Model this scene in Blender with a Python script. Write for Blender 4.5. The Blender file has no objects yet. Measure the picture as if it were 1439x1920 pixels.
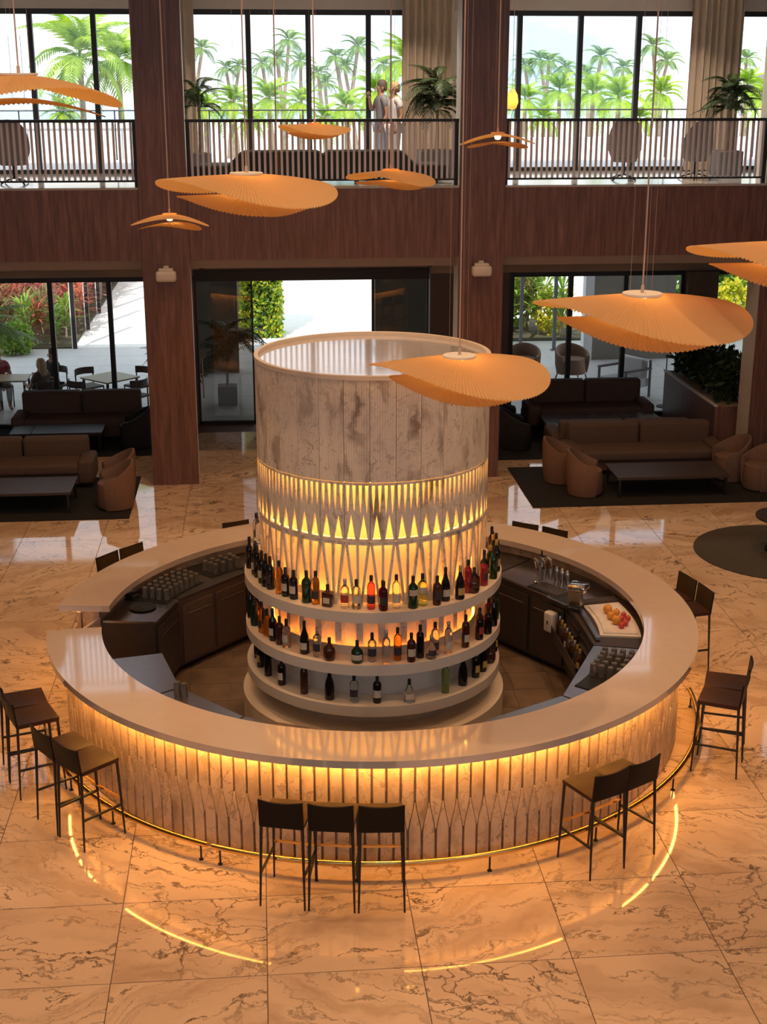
import bpy, bmesh, math, random
from mathutils import Vector, Matrix, Euler
from mathutils.geometry import tessellate_polygon
random.seed(7)
R = math.radians
PI = math.pi
scene = bpy.context.scene
COL = scene.collection

# ------------------------------------------------------------------ camera
FPX, CAMH, PITCH, YAW = 2570.0, 6.49, R(17.5), R(5.1)
cam_d = bpy.data.cameras.new('camera'); cam = bpy.data.objects.new('camera', cam_d); COL.objects.link(cam)
cam_d.sensor_fit = 'VERTICAL'; cam_d.sensor_height = 24.0; cam_d.lens = 24.0 * FPX / 1920.0
cam_d.clip_end = 2000
cam.location = (0, 0, CAMH); cam.rotation_euler = (PI / 2 - PITCH, 0, -YAW)
scene.camera = cam

# ------------------------------------------------------------------ light
SKY, SUN, EXPO, DOWN = 1.42, 4.6, 0.14, 44.0
world = bpy.data.worlds.new('sky'); scene.world = world; world.use_nodes = True
wn = world.node_tree; wn.nodes.clear()
w_out = wn.nodes.new('ShaderNodeOutputWorld'); w_bg = wn.nodes.new('ShaderNodeBackground')
w_tc = wn.nodes.new('ShaderNodeTexCoord'); w_mp = wn.nodes.new('ShaderNodeMapping'); w_mp.inputs['Scale'].default_value = (3, 3, 9)
w_no = wn.nodes.new('ShaderNodeTexNoise'); w_no.inputs['Scale'].default_value = 2.2; w_no.inputs['Detail'].default_value = 5
w_rp = wn.nodes.new('ShaderNodeValToRGB')
w_rp.color_ramp.elements[0].position = 0.40; w_rp.color_ramp.elements[0].color = (0.58, 0.78, 0.98, 1)
w_rp.color_ramp.elements[1].position = 0.62; w_rp.color_ramp.elements[1].color = (0.95, 0.97, 1.0, 1)
wn.links.new(w_tc.outputs['Generated'], w_mp.inputs['Vector']); wn.links.new(w_mp.outputs['Vector'], w_no.inputs['Vector'])
wn.links.new(w_no.outputs['Fac'], w_rp.inputs['Fac']); wn.links.new(w_rp.outputs['Color'], w_bg.inputs['Color'])
w_bg.inputs['Strength'].default_value = SKY
wn.links.new(w_bg.outputs['Background'], w_out.inputs['Surface'])
sun_d = bpy.data.lights.new('sun', 'SUN'); sun_d.energy = SUN; sun_d.angle = R(0.6); sun_d.color = (1.0, 0.95, 0.86)
sun = bpy.data.objects.new('sun', sun_d); COL.objects.link(sun)
sun.rotation_euler = Vector((0.22, 0.60, -0.80)).to_track_quat('-Z', 'Y').to_euler()   # high, from behind the building
scene.view_settings.view_transform = 'Standard'; scene.view_settings.look = 'None'
scene.view_settings.exposure = EXPO; scene.view_settings.gamma = 1.0; scene.view_settings.use_curve_mapping = False
cy = scene.cycles
cy.use_denoising = True; cy.max_bounces = 8; cy.diffuse_bounces = 4; cy.glossy_bounces = 4; cy.transmission_bounces = 6
cy.transparent_max_bounces = 12; cy.caustics_reflective = False; cy.caustics_refractive = False; cy.sample_clamp_indirect = 6.0

# ------------------------------------------------------------------ pixel to place
def ray(x, y):
    u = (x - 719.5) / FPX; v = -(y - 960.0) / FPX
    d = (u, math.cos(PITCH) + v * math.sin(PITCH), -math.sin(PITCH) + v * math.cos(PITCH))
    c, s = math.cos(YAW), math.sin(YAW)
    return Vector((c * d[0] + s * d[1], -s * d[0] + c * d[1], d[2]))
def G(x, y, z=0.0):                       # where the ray meets the level z
    d = ray(x, y); t = (z - CAMH) / d.z
    return Vector((d.x * t, d.y * t, z))
def F(x, y, Y):                           # where the ray meets the frontal plane at distance Y
    d = ray(x, y); t = Y / d.y
    return Vector((d.x * t, Y, CAMH + d.z * t))

# ------------------------------------------------------------------ materials
MATS = {}
def nodes_of(name):
    m = bpy.data.materials.new(name); m.use_nodes = True
    nt = m.node_tree; bs = nt.nodes['Principled BSDF']
    MATS[name] = m
    return m, nt, bs
def N(nt, t, **kw):
    n = nt.nodes.new(t)
    for k, v in kw.items():
        if k in n.inputs: n.inputs[k].default_value = v
        else: setattr(n, k, v)
    return n
def ramp(nt, fac, stops):
    r = nt.nodes.new('ShaderNodeValToRGB'); el = r.color_ramp.elements
    while len(el) > 1: el.remove(el[-1])
    for i, (p, c) in enumerate(stops):
        e = el[0] if i == 0 else el.new(p)
        e.position = p; e.color = (*c, 1)
    nt.links.new(fac, r.inputs['Fac']); return r.outputs['Color']
def rnd_coord(nt, scale=(1, 1, 1), rot=(0, 0, 0), spread=37.0):
    tc = N(nt, 'ShaderNodeTexCoord'); oi = N(nt, 'ShaderNodeObjectInfo')
    mul = N(nt, 'ShaderNodeVectorMath', operation='MULTIPLY'); cmb = N(nt, 'ShaderNodeCombineXYZ')
    for k in ('X', 'Y', 'Z'): nt.links.new(oi.outputs['Random'], cmb.inputs[k])
    nt.links.new(cmb.outputs[0], mul.inputs[0]); mul.inputs[1].default_value = (spread, spread * 1.7, spread * 0.6)
    mp = N(nt, 'ShaderNodeMapping'); mp.inputs['Scale'].default_value = scale; mp.inputs['Rotation'].default_value = rot
    nt.links.new(tc.outputs['Object'], mp.inputs['Vector'])
    add = N(nt, 'ShaderNodeVectorMath', operation='ADD')
    nt.links.new(mp.outputs[0], add.inputs[0]); nt.links.new(mul.outputs[0], add.inputs[1])
    return add.outputs[0], oi.outputs['Random']
def plain(name, col, rough=0.5, metal=0.0, var=0.0, vscale=8.0, spec=None, coat=0.0):
    m, nt, bs = nodes_of(name)
    bs.inputs['Roughness'].default_value = rough; bs.inputs['Metallic'].default_value = metal
    if spec is not None: bs.inputs['Specular IOR Level'].default_value = spec
    bs.inputs['Coat Weight'].default_value = coat; bs.inputs['Coat Roughness'].default_value = 0.06
    if var > 0:
        v, _ = rnd_coord(nt)
        no = N(nt, 'ShaderNodeTexNoise', Scale=vscale, Detail=4.0); nt.links.new(v, no.inputs['Vector'])
        lo = tuple(max(0, c * (1 - var)) for c in col); hi = tuple(min(1, c * (1 + var)) for c in col)
        nt.links.new(ramp(nt, no.outputs['Fac'], [(0.3, lo), (0.7, hi)]), bs.inputs['Base Color'])
    else: bs.inputs['Base Color'].default_value = (*col, 1)
    return m
def emit(name, col, strength):
    m, nt, bs = nodes_of(name)
    bs.inputs['Base Color'].default_value = (*col, 1)
    bs.inputs['Emission Color'].default_value = (*col, 1); bs.inputs['Emission Strength'].default_value = strength
    return m
def marble(name, base, dark, vein, rough, vscale=1.0, turn=True, web=0.5, lines=1.0, pick=0.0, gsp=0.24):
    m, nt, bs = nodes_of(name)
    v, rv = rnd_coord(nt, spread=61.0)
    if turn:                              # every slab shows its veins in a direction of its own
        vr = N(nt, 'ShaderNodeVectorRotate', rotation_type='Z_AXIS'); mm = N(nt, 'ShaderNodeMath', operation='MULTIPLY')
        nt.links.new(rv, mm.inputs[0]); mm.inputs[1].default_value = 47.0
        nt.links.new(v, vr.inputs['Vector']); nt.links.new(mm.outputs[0], vr.inputs['Angle'])
        ss = N(nt, 'ShaderNodeMath', operation='SINE'); nt.links.new(mm.outputs[0], ss.inputs[0])
        sc = N(nt, 'ShaderNodeMath', operation='MULTIPLY'); nt.links.new(ss.outputs[0], sc.inputs[0]); sc.inputs[1].default_value = 0.7
        nt.links.new(sc.outputs[0], vr.inputs['Angle']); v = vr.outputs[0]
    n1 = N(nt, 'ShaderNodeTexNoise', Scale=1.6 * vscale, Detail=5.0, Roughness=0.6); nt.links.new(v, n1.inputs['Vector'])
    sub = N(nt, 'ShaderNodeVectorMath', operation='SUBTRACT'); sub.inputs[1].default_value = (0.5, 0.5, 0.5); nt.links.new(n1.outputs['Color'], sub.inputs[0])
    scl = N(nt, 'ShaderNodeVectorMath', operation='SCALE'); scl.inputs['Scale'].default_value = 0.75 / vscale; nt.links.new(sub.outputs[0], scl.inputs[0])
    add = N(nt, 'ShaderNodeVectorMath', operation='ADD'); nt.links.new(v, add.inputs[0]); nt.links.new(scl.outputs[0], add.inputs[1])
    st = N(nt, 'ShaderNodeMapping'); st.inputs['Scale'].default_value = (0.55, 3.2, 1.0); nt.links.new(add.outputs[0], st.inputs['Vector'])
    # long drawn veins: thin ridges of a stretched noise
    n2 = N(nt, 'ShaderNodeTexNoise', Scale=2.1 * vscale, Detail=3.0, Roughness=0.5); nt.links.new(st.outputs[0], n2.inputs['Vector'])
    d2 = N(nt, 'ShaderNodeMath', operation='SUBTRACT'); d2.inputs[1].default_value = 0.5; nt.links.new(n2.outputs['Fac'], d2.inputs[0])
    a2 = N(nt, 'ShaderNodeMath', operation='ABSOLUTE'); nt.links.new(d2.outputs[0], a2.inputs[0])
    v2 = N(nt, 'ShaderNodeMapRange'); v2.inputs['From Min'].default_value = 0.0; v2.inputs['From Max'].default_value = 0.026
    v2.inputs['To Min'].default_value = lines; v2.inputs['To Max'].default_value = 0.0; nt.links.new(a2.outputs[0], v2.inputs['Value'])
    # webbed cracks in part of the slabs
    vo = N(nt, 'ShaderNodeTexVoronoi', feature='DISTANCE_TO_EDGE', Scale=2.6 * vscale); nt.links.new(add.outputs[0], vo.inputs['Vector'])
    v3 = N(nt, 'ShaderNodeMapRange'); v3.inputs['From Max'].default_value = 0.03
    v3.inputs['To Min'].default_value = web; v3.inputs['To Max'].default_value = 0.0; nt.links.new(vo.outputs['Distance'], v3.inputs['Value'])
    n4 = N(nt, 'ShaderNodeTexNoise', Scale=0.9 * vscale, Detail=2.0); nt.links.new(v, n4.inputs['Vector'])
    gate = N(nt, 'ShaderNodeMapRange'); gate.inputs['From Min'].default_value = 0.5; gate.inputs['From Max'].default_value = 0.62; nt.links.new(n4.outputs['Fac'], gate.inputs['Value'])
    w3 = N(nt, 'ShaderNodeMath', operation='MULTIPLY'); nt.links.new(v3.outputs[0], w3.inputs[0]); nt.links.new(gate.outputs[0], w3.inputs[1])
    if pick > 0:                          # only some slabs carry the webbed figure
        gt_ = N(nt, 'ShaderNodeMath', operation='GREATER_THAN'); nt.links.new(rv, gt_.inputs[0]); gt_.inputs[1].default_value = pick
        wq = N(nt, 'ShaderNodeMath', operation='MULTIPLY'); nt.links.new(w3.outputs[0], wq.inputs[0]); nt.links.new(gt_.outputs[0], wq.inputs[1]); w3 = wq
    n5 = N(nt, 'ShaderNodeTexNoise', Scale=1.1 * vscale, Detail=3.0); nt.links.new(st.outputs[0], n5.inputs['Vector'])
    gate2 = N(nt, 'ShaderNodeMapRange'); gate2.inputs['From Min'].default_value = 0.36; gate2.inputs['From Max'].default_value = 0.62; nt.links.new(n5.outputs['Fac'], gate2.inputs['Value'])
    w2 = N(nt, 'ShaderNodeMath', operation='MULTIPLY'); nt.links.new(v2.outputs[0], w2.inputs[0]); nt.links.new(gate2.outputs[0], w2.inputs[1])
    mx = N(nt, 'ShaderNodeMath', operation='MAXIMUM'); nt.links.new(w2.outputs[0], mx.inputs[0]); nt.links.new(w3.outputs[0], mx.inputs[1])
    ground = ramp(nt, n5.outputs['Fac'], [(0.28, dark), (0.28 + gsp, base), (0.85, tuple(min(1, c * 1.06) for c in base))])
    mix = N(nt, 'ShaderNodeMixRGB'); mix.inputs['Color2'].default_value = (*vein, 1)
    nt.links.new(mx.outputs[0], mix.inputs['Fac']); nt.links.new(ground, mix.inputs['Color1'])
    nt.links.new(mix.outputs[0], bs.inputs['Base Color']); bs.inputs['Roughness'].default_value = rough
    return m
def wood(name, c0, c1, c2, rough=0.4):
    m, nt, bs = nodes_of(name)
    v, _ = rnd_coord(nt, scale=(9, 9, 0.55), spread=23.0)
    n1 = N(nt, 'ShaderNodeTexNoise', Scale=2.2, Detail=7.0, Roughness=0.62, Distortion=0.5); nt.links.new(v, n1.inputs['Vector'])
    nt.links.new(ramp(nt, n1.outputs['Fac'], [(0.30, c0), (0.5, c1), (0.72, c2)]), bs.inputs['Base Color'])
    bs.inputs['Roughness'].default_value = rough
    return m
def glass_pane(name, tint=(1, 1, 1), refl=0.12):
    m = bpy.data.materials.new(name); m.use_nodes = True; nt = m.node_tree; nt.nodes.clear(); MATS[name] = m
    o = N(nt, 'ShaderNodeOutputMaterial'); t = N(nt, 'ShaderNodeBsdfTransparent', Color=(*tint, 1)); g = N(nt, 'ShaderNodeBsdfGlossy', Roughness=0.01)
    fr = N(nt, 'ShaderNodeFresnel', IOR=1.45); mx = N(nt, 'ShaderNodeMixShader')
    nt.links.new(fr.outputs[0], mx.inputs[0]); nt.links.new(t.outputs[0], mx.inputs[1]); nt.links.new(g.outputs[0], mx.inputs[2]); nt.links.new(mx.outputs[0], o.inputs['Surface'])
    return m
def clear(name, col, rough=0.03, trans=0.95):
    m, nt, bs = nodes_of(name); bs.inputs['Base Color'].default_value = (*col, 1)
    bs.inputs['Transmission Weight'].default_value = trans; bs.inputs['Roughness'].default_value = rough; bs.inputs['IOR'].default_value = 1.35
    return m
def leaf(name, c0, c1, trans=0.35, rough=0.5):
    m = bpy.data.materials.new(name); m.use_nodes = True; nt = m.node_tree; bs = nt.nodes['Principled BSDF']; MATS[name] = m
    tc = N(nt, 'ShaderNodeTexCoord'); no = N(nt, 'ShaderNodeTexNoise', Scale=2.5, Detail=3.0); nt.links.new(tc.outputs['Object'], no.inputs['Vector'])
    oi = N(nt, 'ShaderNodeObjectInfo'); ad = N(nt, 'ShaderNodeMath', operation='ADD'); nt.links.new(no.outputs['Fac'], ad.inputs[0])
    ms = N(nt, 'ShaderNodeMath', operation='MULTIPLY_ADD'); nt.links.new(oi.outputs['Random'], ms.inputs[0]); ms.inputs[1].default_value = 0.3; ms.inputs[2].default_value = -0.15
    nt.links.new(ms.outputs[0], ad.inputs[1])
    c = ramp(nt, ad.outputs[0], [(0.3, c0), (0.7, c1)])
    nt.links.new(c, bs.inputs['Base Color']); bs.inputs['Roughness'].default_value = rough
    tr = N(nt, 'ShaderNodeBsdfTranslucent'); nt.links.new(c, tr.inputs['Color'])
    mx = N(nt, 'ShaderNodeMixShader'); mx.inputs[0].default_value = trans
    out = nt.nodes['Material Output']
    nt.links.new(bs.outputs[0], mx.inputs[1]); nt.links.new(tr.outputs[0], mx.inputs[2]); nt.links.new(mx.outputs[0], out.inputs['Surface'])
    return m

marble('floor_marble', (0.73, 0.53, 0.37), (0.53, 0.36, 0.24), (0.08, 0.045, 0.032), 0.045, vscale=1.0, web=0.9, lines=0.95, pick=0.55)
marble('bar_marble', (0.70, 0.53, 0.38), (0.40, 0.28, 0.19), (0.14, 0.085, 0.055), 0.35, vscale=1.5, turn=True, web=0.5, lines=0.7)
marble('tower_marble', (0.86, 0.78, 0.68), (0.34, 0.27, 0.21), (0.20, 0.14, 0.10), 0.30, vscale=1.8, turn=True, web=0.3, lines=0.6, gsp=0.17)
plain('grout', (0.16, 0.10, 0.07), 0.7)
plain('counter_white', (0.73, 0.59, 0.49), 0.06, var=0.02, spec=0.9, coat=1.0)
plain('shelf_white', (0.82, 0.72, 0.61), 0.35, var=0.02)
plain('tower_top', (0.66, 0.65, 0.71), 0.10, var=0.03, spec=0.9, coat=1.0)
plain('core_cream', (0.92, 0.80, 0.62), 0.6)
wood('wood_panel', (0.100, 0.048, 0.040), (0.175, 0.085, 0.070), (0.27, 0.140, 0.115), 0.38)
plain('cream_plaster', (0.78, 0.74, 0.66), 0.5, var=0.03)
plain('soffit_beige', (0.44, 0.34, 0.26), 0.7, var=0.03)
plain('dark_wall', (0.16, 0.125, 0.10), 0.7, var=0.08, vscale=2.0)
plain('concrete', (0.25, 0.22, 0.18), 0.8, var=0.12, vscale=1.5)
plain('ceiling_white', (0.66, 0.60, 0.54), 0.7, var=0.02)
plain('black_metal', (0.012, 0.012, 0.013), 0.4, spec=0.4)
plain('black_frame', (0.016, 0.015, 0.015), 0.45)
plain('baluster_grey', (0.72, 0.69, 0.76), 0.4)
plain('brass', (0.86, 0.56, 0.20), 0.22, metal=1.0)
plain('stainless', (0.55, 0.54, 0.55), 0.25, metal=1.0, var=0.05, vscale=20)
plain('dark_steel', (0.10, 0.085, 0.08), 0.35, metal=0.6, var=0.06)
plain('chrome', (0.8, 0.8, 0.82), 0.08, metal=1.0)
plain('cabinet_brown', (0.13, 0.085, 0.065), 0.45, var=0.05)
plain('black_plastic', (0.015, 0.015, 0.016), 0.35)
plain('white_plastic', (0.74, 0.68, 0.62), 0.4)
plain('black_leather', (0.007, 0.006, 0.006), 0.5, spec=0.2, var=0.2, vscale=40)
plain('brown_leather', (0.036, 0.015, 0.011), 0.5, spec=0.25, var=0.2, vscale=30)
plain('sofa_brown', (0.125, 0.082, 0.066), 0.85, var=0.10, vscale=30)
plain('tub_brown', (0.20, 0.120, 0.090), 0.8, var=0.10, vscale=30)
plain('sofa_dark', (0.022, 0.020, 0.020), 0.8, var=0.1)
plain('rug_black', (0.014, 0.012, 0.012), 0.95, var=0.2, vscale=60)
plain('rug_olive', (0.060, 0.048, 0.034), 0.95, var=0.15, vscale=50)
plain('table_dark', (0.060, 0.040, 0.034), 0.5, var=0.08)
plain('table_reflection_blue', (0.13, 0.13, 0.15), 0.14, var=0.05)  # bluish tone of the top stands in for the window reflection
plain('table_light', (0.55, 0.43, 0.26), 0.4, var=0.06)
plain('chair_grey', (0.20, 0.165, 0.155), 0.7, var=0.1)
plain('rattan', (0.30, 0.17, 0.11), 0.7, var=0.25, vscale=60)
plain('white_cloth', (0.80, 0.80, 0.82), 0.8, var=0.03)
plain('terrace_tile', (0.60, 0.58, 0.56), 0.45, var=0.05)
plain('path_white', (0.86, 0.82, 0.74), 0.8, var=0.05)
plain('white_paint', (0.85, 0.85, 0.86), 0.7, var=0.02)
plain('slot_dark', (0.22, 0.20, 0.24), 0.6)
plain('mezz_floor', (0.52, 0.52, 0.52), 0.10, var=0.06, vscale=1.5)
plain('bar_floor_tile', (0.17, 0.115, 0.08), 0.45, var=0.30, vscale=3.0)
plain('sea', (0.35, 0.50, 0.62), 0.4)
plain('bed_soil', (0.075, 0.065, 0.03), 0.95, var=0.4, vscale=2.0)
plain('grass', (0.20, 0.36, 0.07), 0.9, var=0.35, vscale=0.4)
plain('curtain', (0.62, 0.51, 0.40), 0.85, var=0.04)
plain('pot_grey', (0.16, 0.16, 0.18), 0.6)
plain('trunk', (0.30, 0.23, 0.17), 0.9, var=0.2)
plain('skin', (0.50, 0.28, 0.20), 0.55)
plain('hair_blond', (0.62, 0.44, 0.26), 0.6, var=0.15, vscale=30)
plain('hair_dark', (0.05, 0.035, 0.03), 0.6)
plain('hair_grey', (0.16, 0.13, 0.11), 0.6)
plain('cloth_white', (0.82, 0.80, 0.84), 0.8); plain('cloth_grey', (0.30, 0.30, 0.34), 0.8); plain('cloth_red', (0.42, 0.08, 0.10), 0.8)
plain('cloth_dark', (0.05, 0.045, 0.05), 0.8); plain('cloth_taupe', (0.17, 0.13, 0.11), 0.8); plain('cloth_blue', (0.40, 0.48, 0.66), 0.8)
leaf('palm_bright', (0.17, 0.34, 0.02), (0.44, 0.62, 0.05), 0.42)
leaf('palm_far', (0.07, 0.18, 0.04), (0.24, 0.38, 0.09), 0.35)
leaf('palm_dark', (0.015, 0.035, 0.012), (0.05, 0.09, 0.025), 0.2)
leaf('leaf_green', (0.10, 0.24, 0.03), (0.34, 0.52, 0.07), 0.4)
leaf('leaf_yellow', (0.42, 0.50, 0.03), (0.85, 0.72, 0.05), 0.4)
leaf('leaf_red', (0.26, 0.05, 0.03), (0.70, 0.20, 0.11), 0.35)
leaf('leaf_pink', (0.42, 0.08, 0.09), (0.78, 0.30, 0.28), 0.35)
leaf('leaf_bronze', (0.14, 0.12, 0.04), (0.42, 0.26, 0.10), 0.4)
glass_pane('window_glass'); glass_pane('door_glass', (0.62, 0.60, 0.58))
clear('glass_clear', (0.95, 0.95, 0.95)); clear('glass_amber', (0.85, 0.38, 0.10)); clear('glass_pink', (0.75, 0.10, 0.14))
clear('glass_highlight', (0.72, 0.66, 0.60), 0.06, 0.84); clear('glass_green', (0.10, 0.35, 0.08)); clear('glass_palegreen', (0.55, 0.68, 0.25))  # first one: clear glass made paler, its highlights put into the colour
plain('glass_dark', (0.012, 0.009, 0.008), 0.10); plain('glass_darkgreen', (0.012, 0.035, 0.014), 0.10); plain('glass_brown', (0.07, 0.022, 0.014), 0.12)
plain('glass_red', (0.30, 0.02, 0.03), 0.12)
plain('label_cream', (0.66, 0.58, 0.46), 0.6); plain('label_dark', (0.05, 0.04, 0.05), 0.5); plain('label_gold', (0.62, 0.42, 0.12), 0.4); plain('label_red', (0.45, 0.05, 0.05), 0.5)
plain('cap_black', (0.01, 0.01, 0.01), 0.4); plain('cap_gold', (0.55, 0.36, 0.10), 0.35, metal=0.6); plain('cap_silver', (0.55, 0.55, 0.56), 0.3, metal=0.8)
plain('orange_fruit', (0.75, 0.33, 0.05), 0.5, var=0.1); plain('red_fruit', (0.55, 0.07, 0.05), 0.4, var=0.1); plain('ice', (0.75, 0.70, 0.70), 0.25, var=0.1)
emit('led_warm', (1.0, 0.46, 0.08), 62.0); emit('led_tower', (1.0, 0.50, 0.08), 26.0); emit('led_amber', (1.0, 0.34, 0.05), 17.0); emit('bulb', (1.0, 0.62, 0.28), 6.0); emit('lamp_white', (1.0, 0.85, 0.6), 6.0)
def shade_mat(name, col, trans):
    m = bpy.data.materials.new(name); m.use_nodes = True; nt = m.node_tree; nt.nodes.clear(); MATS[name] = m
    o = N(nt, 'ShaderNodeOutputMaterial'); d = N(nt, 'ShaderNodeBsdfDiffuse', Color=(*col, 1)); t = N(nt, 'ShaderNodeBsdfTranslucent', Color=(min(1, col[0] * 1.05), col[1] * 0.84, col[2] * 0.42, 1))
    mx = N(nt, 'ShaderNodeMixShader'); mx.inputs[0].default_value = trans
    nt.links.new(d.outputs[0], mx.inputs[1]); nt.links.new(t.outputs[0], mx.inputs[2]); nt.links.new(mx.outputs[0], o.inputs['Surface'])
shade_mat('shade_fabric', (0.76, 0.57, 0.34), 0.45)
plain('cord', (0.62, 0.48, 0.42), 0.6)

# ------------------------------------------------------------------ geometry helpers
class MB:
    def __init__(self): self.v = []; self.f = []
    def add(self, vs, fs):
        o = len(self.v); self.v += [tuple(p) for p in vs]; self.f += [tuple(i + o for i in q) for q in fs]; return self
    def box(self, x0, x1, y0, y1, z0, z1):
        return self.add([(x0, y0, z0), (x1, y0, z0), (x1, y1, z0), (x0, y1, z0), (x0, y0, z1), (x1, y0, z1), (x1, y1, z1), (x0, y1, z1)],
                        [(0, 3, 2, 1), (4, 5, 6, 7), (0, 1, 5, 4), (1, 2, 6, 5), (2, 3, 7, 6), (3, 0, 4, 7)])
    def bar(self, a, b, w, h=None, up=(0, 0, 1)):
        a, b = Vector(a), Vector(b); h = h or w; d = (b - a).normalized(); u = Vector(up)
        if abs(d.dot(u)) > 0.99: u = Vector((1, 0, 0))
        s = d.cross(u).normalized(); t = s.cross(d)
        pts = [p + s * (i * w / 2) + t * (j * h / 2) for p in (a, b) for i, j in ((-1, -1), (1, -1), (1, 1), (-1, 1))]
        return self.add(pts, [(0, 3, 2, 1), (4, 5, 6, 7), (0, 1, 5, 4), (1, 2, 6, 5), (2, 3, 7, 6), (3, 0, 4, 7)])
    def prism(self, poly, z0, z1):
        n = len(poly); self.add([(x, y, z0) for x, y in poly] + [(x, y, z1) for x, y in poly],
                                [tuple(range(n))[::-1], tuple(range(n, 2 * n))] + [(i, (i + 1) % n, n + (i + 1) % n, n + i) for i in range(n)]); return self
    def sector(self, r0, r1, z0, z1, a0, a1, n=64):
        full = abs(a1 - a0) >= 359.9; k = n if full else n + 1; vs = []
        for i in range(k):
            t = R(a0 + (a1 - a0) * i / n); c, s = math.cos(t), math.sin(t)
            vs += [(r0 * c, r0 * s, z0), (r1 * c, r1 * s, z0), (r1 * c, r1 * s, z1), (r0 * c, r0 * s, z1)]
        fs = []
        for i in range(n):
            a, b = 4 * i, 4 * ((i + 1) % k)
            for j in range(4): fs.append((a + j, a + (j + 1) % 4, b + (j + 1) % 4, b + j))
        if not full: fs += [(0, 3, 2, 1), (4 * n, 4 * n + 1, 4 * n + 2, 4 * n + 3)]
        return self.add(vs, fs)
    def lathe(self, prof, n=16, c=(0, 0, 0), cap=True):
        vs = []
        for r, z in prof:
            for i in range(n):
                t = 2 * PI * i / n; vs.append((c[0] + r * math.cos(t), c[1] + r * math.sin(t), c[2] + z))
        fs = [(j * n + i, j * n + (i + 1) % n, (j + 1) * n + (i + 1) % n, (j + 1) * n + i) for j in range(len(prof) - 1) for i in range(n)]
        if cap:
            if prof[0][0] > 1e-5: fs.append(tuple(range(n))[::-1])
            if prof[-1][0] > 1e-5: fs.append(tuple(range((len(prof) - 1) * n, len(prof) * n)))
        return self.add(vs, fs)
    def tube(self, pts, r, n=8, closed=False):
        pts = [Vector(p) for p in pts]; rs = r if isinstance(r, (list, tuple)) else [r] * len(pts); m = len(pts); vs = []
        for i, p in enumerate(pts):
            a = pts[i - 1] if (i > 0 or closed) else p; b = pts[(i + 1) % m] if (i < m - 1 or closed) else p
            d = (b - a).normalized(); u = Vector((0, 0, 1)) if abs(d.z) < 0.95 else Vector((1, 0, 0))
            s = d.cross(u).normalized(); t = s.cross(d)
            for k in range(n):
                an = 2 * PI * k / n; vs.append(p + s * (rs[i] * math.cos(an)) + t * (rs[i] * math.sin(an)))
        fs = []
        for i in range(m if closed else m - 1):
            a, b = i * n, ((i + 1) % m) * n
            for k in range(n): fs.append((a + k, a + (k + 1) % n, b + (k + 1) % n, b + k))
        if not closed: fs += [tuple(range(n))[::-1], tuple(range((m - 1) * n, m * n))]
        return self.add(vs, fs)
    def rbox(self, x0, x1, y0, y1, z0, z1, r=0.05, seg=3):
        bm = bmesh.new(); bmesh.ops.create_cube(bm, size=1.0)
        for v in bm.verts: v.co = Vector((x0 + (v.co.x + .5) * (x1 - x0), y0 + (v.co.y + .5) * (y1 - y0), z0 + (v.co.z + .5) * (z1 - z0)))
        bmesh.ops.bevel(bm, geom=list(bm.edges), offset=r, segments=seg, profile=0.5, affect='EDGES', clamp_overlap=True)
        bm.verts.index_update(); self.add([v.co for v in bm.verts], [tuple(v.index for v in f.verts) for f in bm.faces]); bm.free(); return self
    def plate(self, outer, holes, depth, fn):
        """flat plate with holes in (u,w); fn(u,w,d) places it; d 0 = outer face"""
        loops = [outer] + holes; flat = [p for l in loops for p in l]
        tris = tessellate_polygon([[Vector((p[0], p[1], 0)) for p in l] for l in loops]); n = len(flat)
        vs = [fn(p[0], p[1], 0) for p in flat] + [fn(p[0], p[1], depth) for p in flat]
        fs = [tuple(t) for t in tris] + [tuple(i + n for i in t) for t in tris]; o = 0
        for l in loops:
            m = len(l)
            for i in range(m): a, b = o + i, o + (i + 1) % m; fs.append((a, b, b + n, a + n))
            o += m
        return self.add(vs, fs)
    def mesh(self, name, mat, smooth=False):
        me = bpy.data.meshes.new(name); me.from_pydata(self.v, [], self.f)
        bm = bmesh.new(); bm.from_mesh(me); bmesh.ops.recalc_face_normals(bm, faces=bm.faces); bm.to_mesh(me); bm.free()
        me.materials.append(MATS[mat])
        if smooth:
            me.polygons.foreach_set('use_smooth', [True] * len(me.polygons))
            try: me.set_sharp_from_angle(angle=R(40))
            except Exception: pass
        return me
    def build(self, name, mat, parent=None, smooth=False): return obj(name, self.mesh(name, mat, smooth), parent)
def obj(name, me, parent=None, loc=None, rot=None):
    o = bpy.data.objects.new(name, me); COL.objects.link(o)
    if parent: o.parent = parent
    if loc is not None: o.location = loc
    if rot is not None: o.rotation_euler = rot
    return o
def tag(o, label=None, cat=None, group=None, kind=None):
    if label: o['label'] = label
    if cat: o['category'] = cat
    if group: o['group'] = group
    if kind: o['kind'] = kind
    return o
def thing(name, label, cat, loc=(0, 0, 0), rz=0.0, group=None):
    o = bpy.data.objects.new(name, None); COL.objects.link(o); o.location = loc; o.rotation_euler = (0, 0, rz); o.empty_display_size = 0.1
    return tag(o, label, cat, group)
KIDS = {}
def dup(root, loc, rz=0.0, label=None, group=None, scale=None):
    def cp(o, par):
        c = o.copy(); COL.objects.link(c)
        if par: c.parent = par
        for ch in o.children: cp(ch, c)
        return c
    r = cp(root, None); r.location = loc; r.rotation_euler = (0, 0, rz)
    if scale: r.scale = (scale,) * 3 if not isinstance(scale, tuple) else scale
    if label: r['label'] = label
    if group: r['group'] = group
    return r
def struct(name, mb, mat, smooth=False, label=None):
    o = mb.build(name, mat, None, smooth); o['kind'] = 'structure'
    if label: o['label'] = label
    return o
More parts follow.
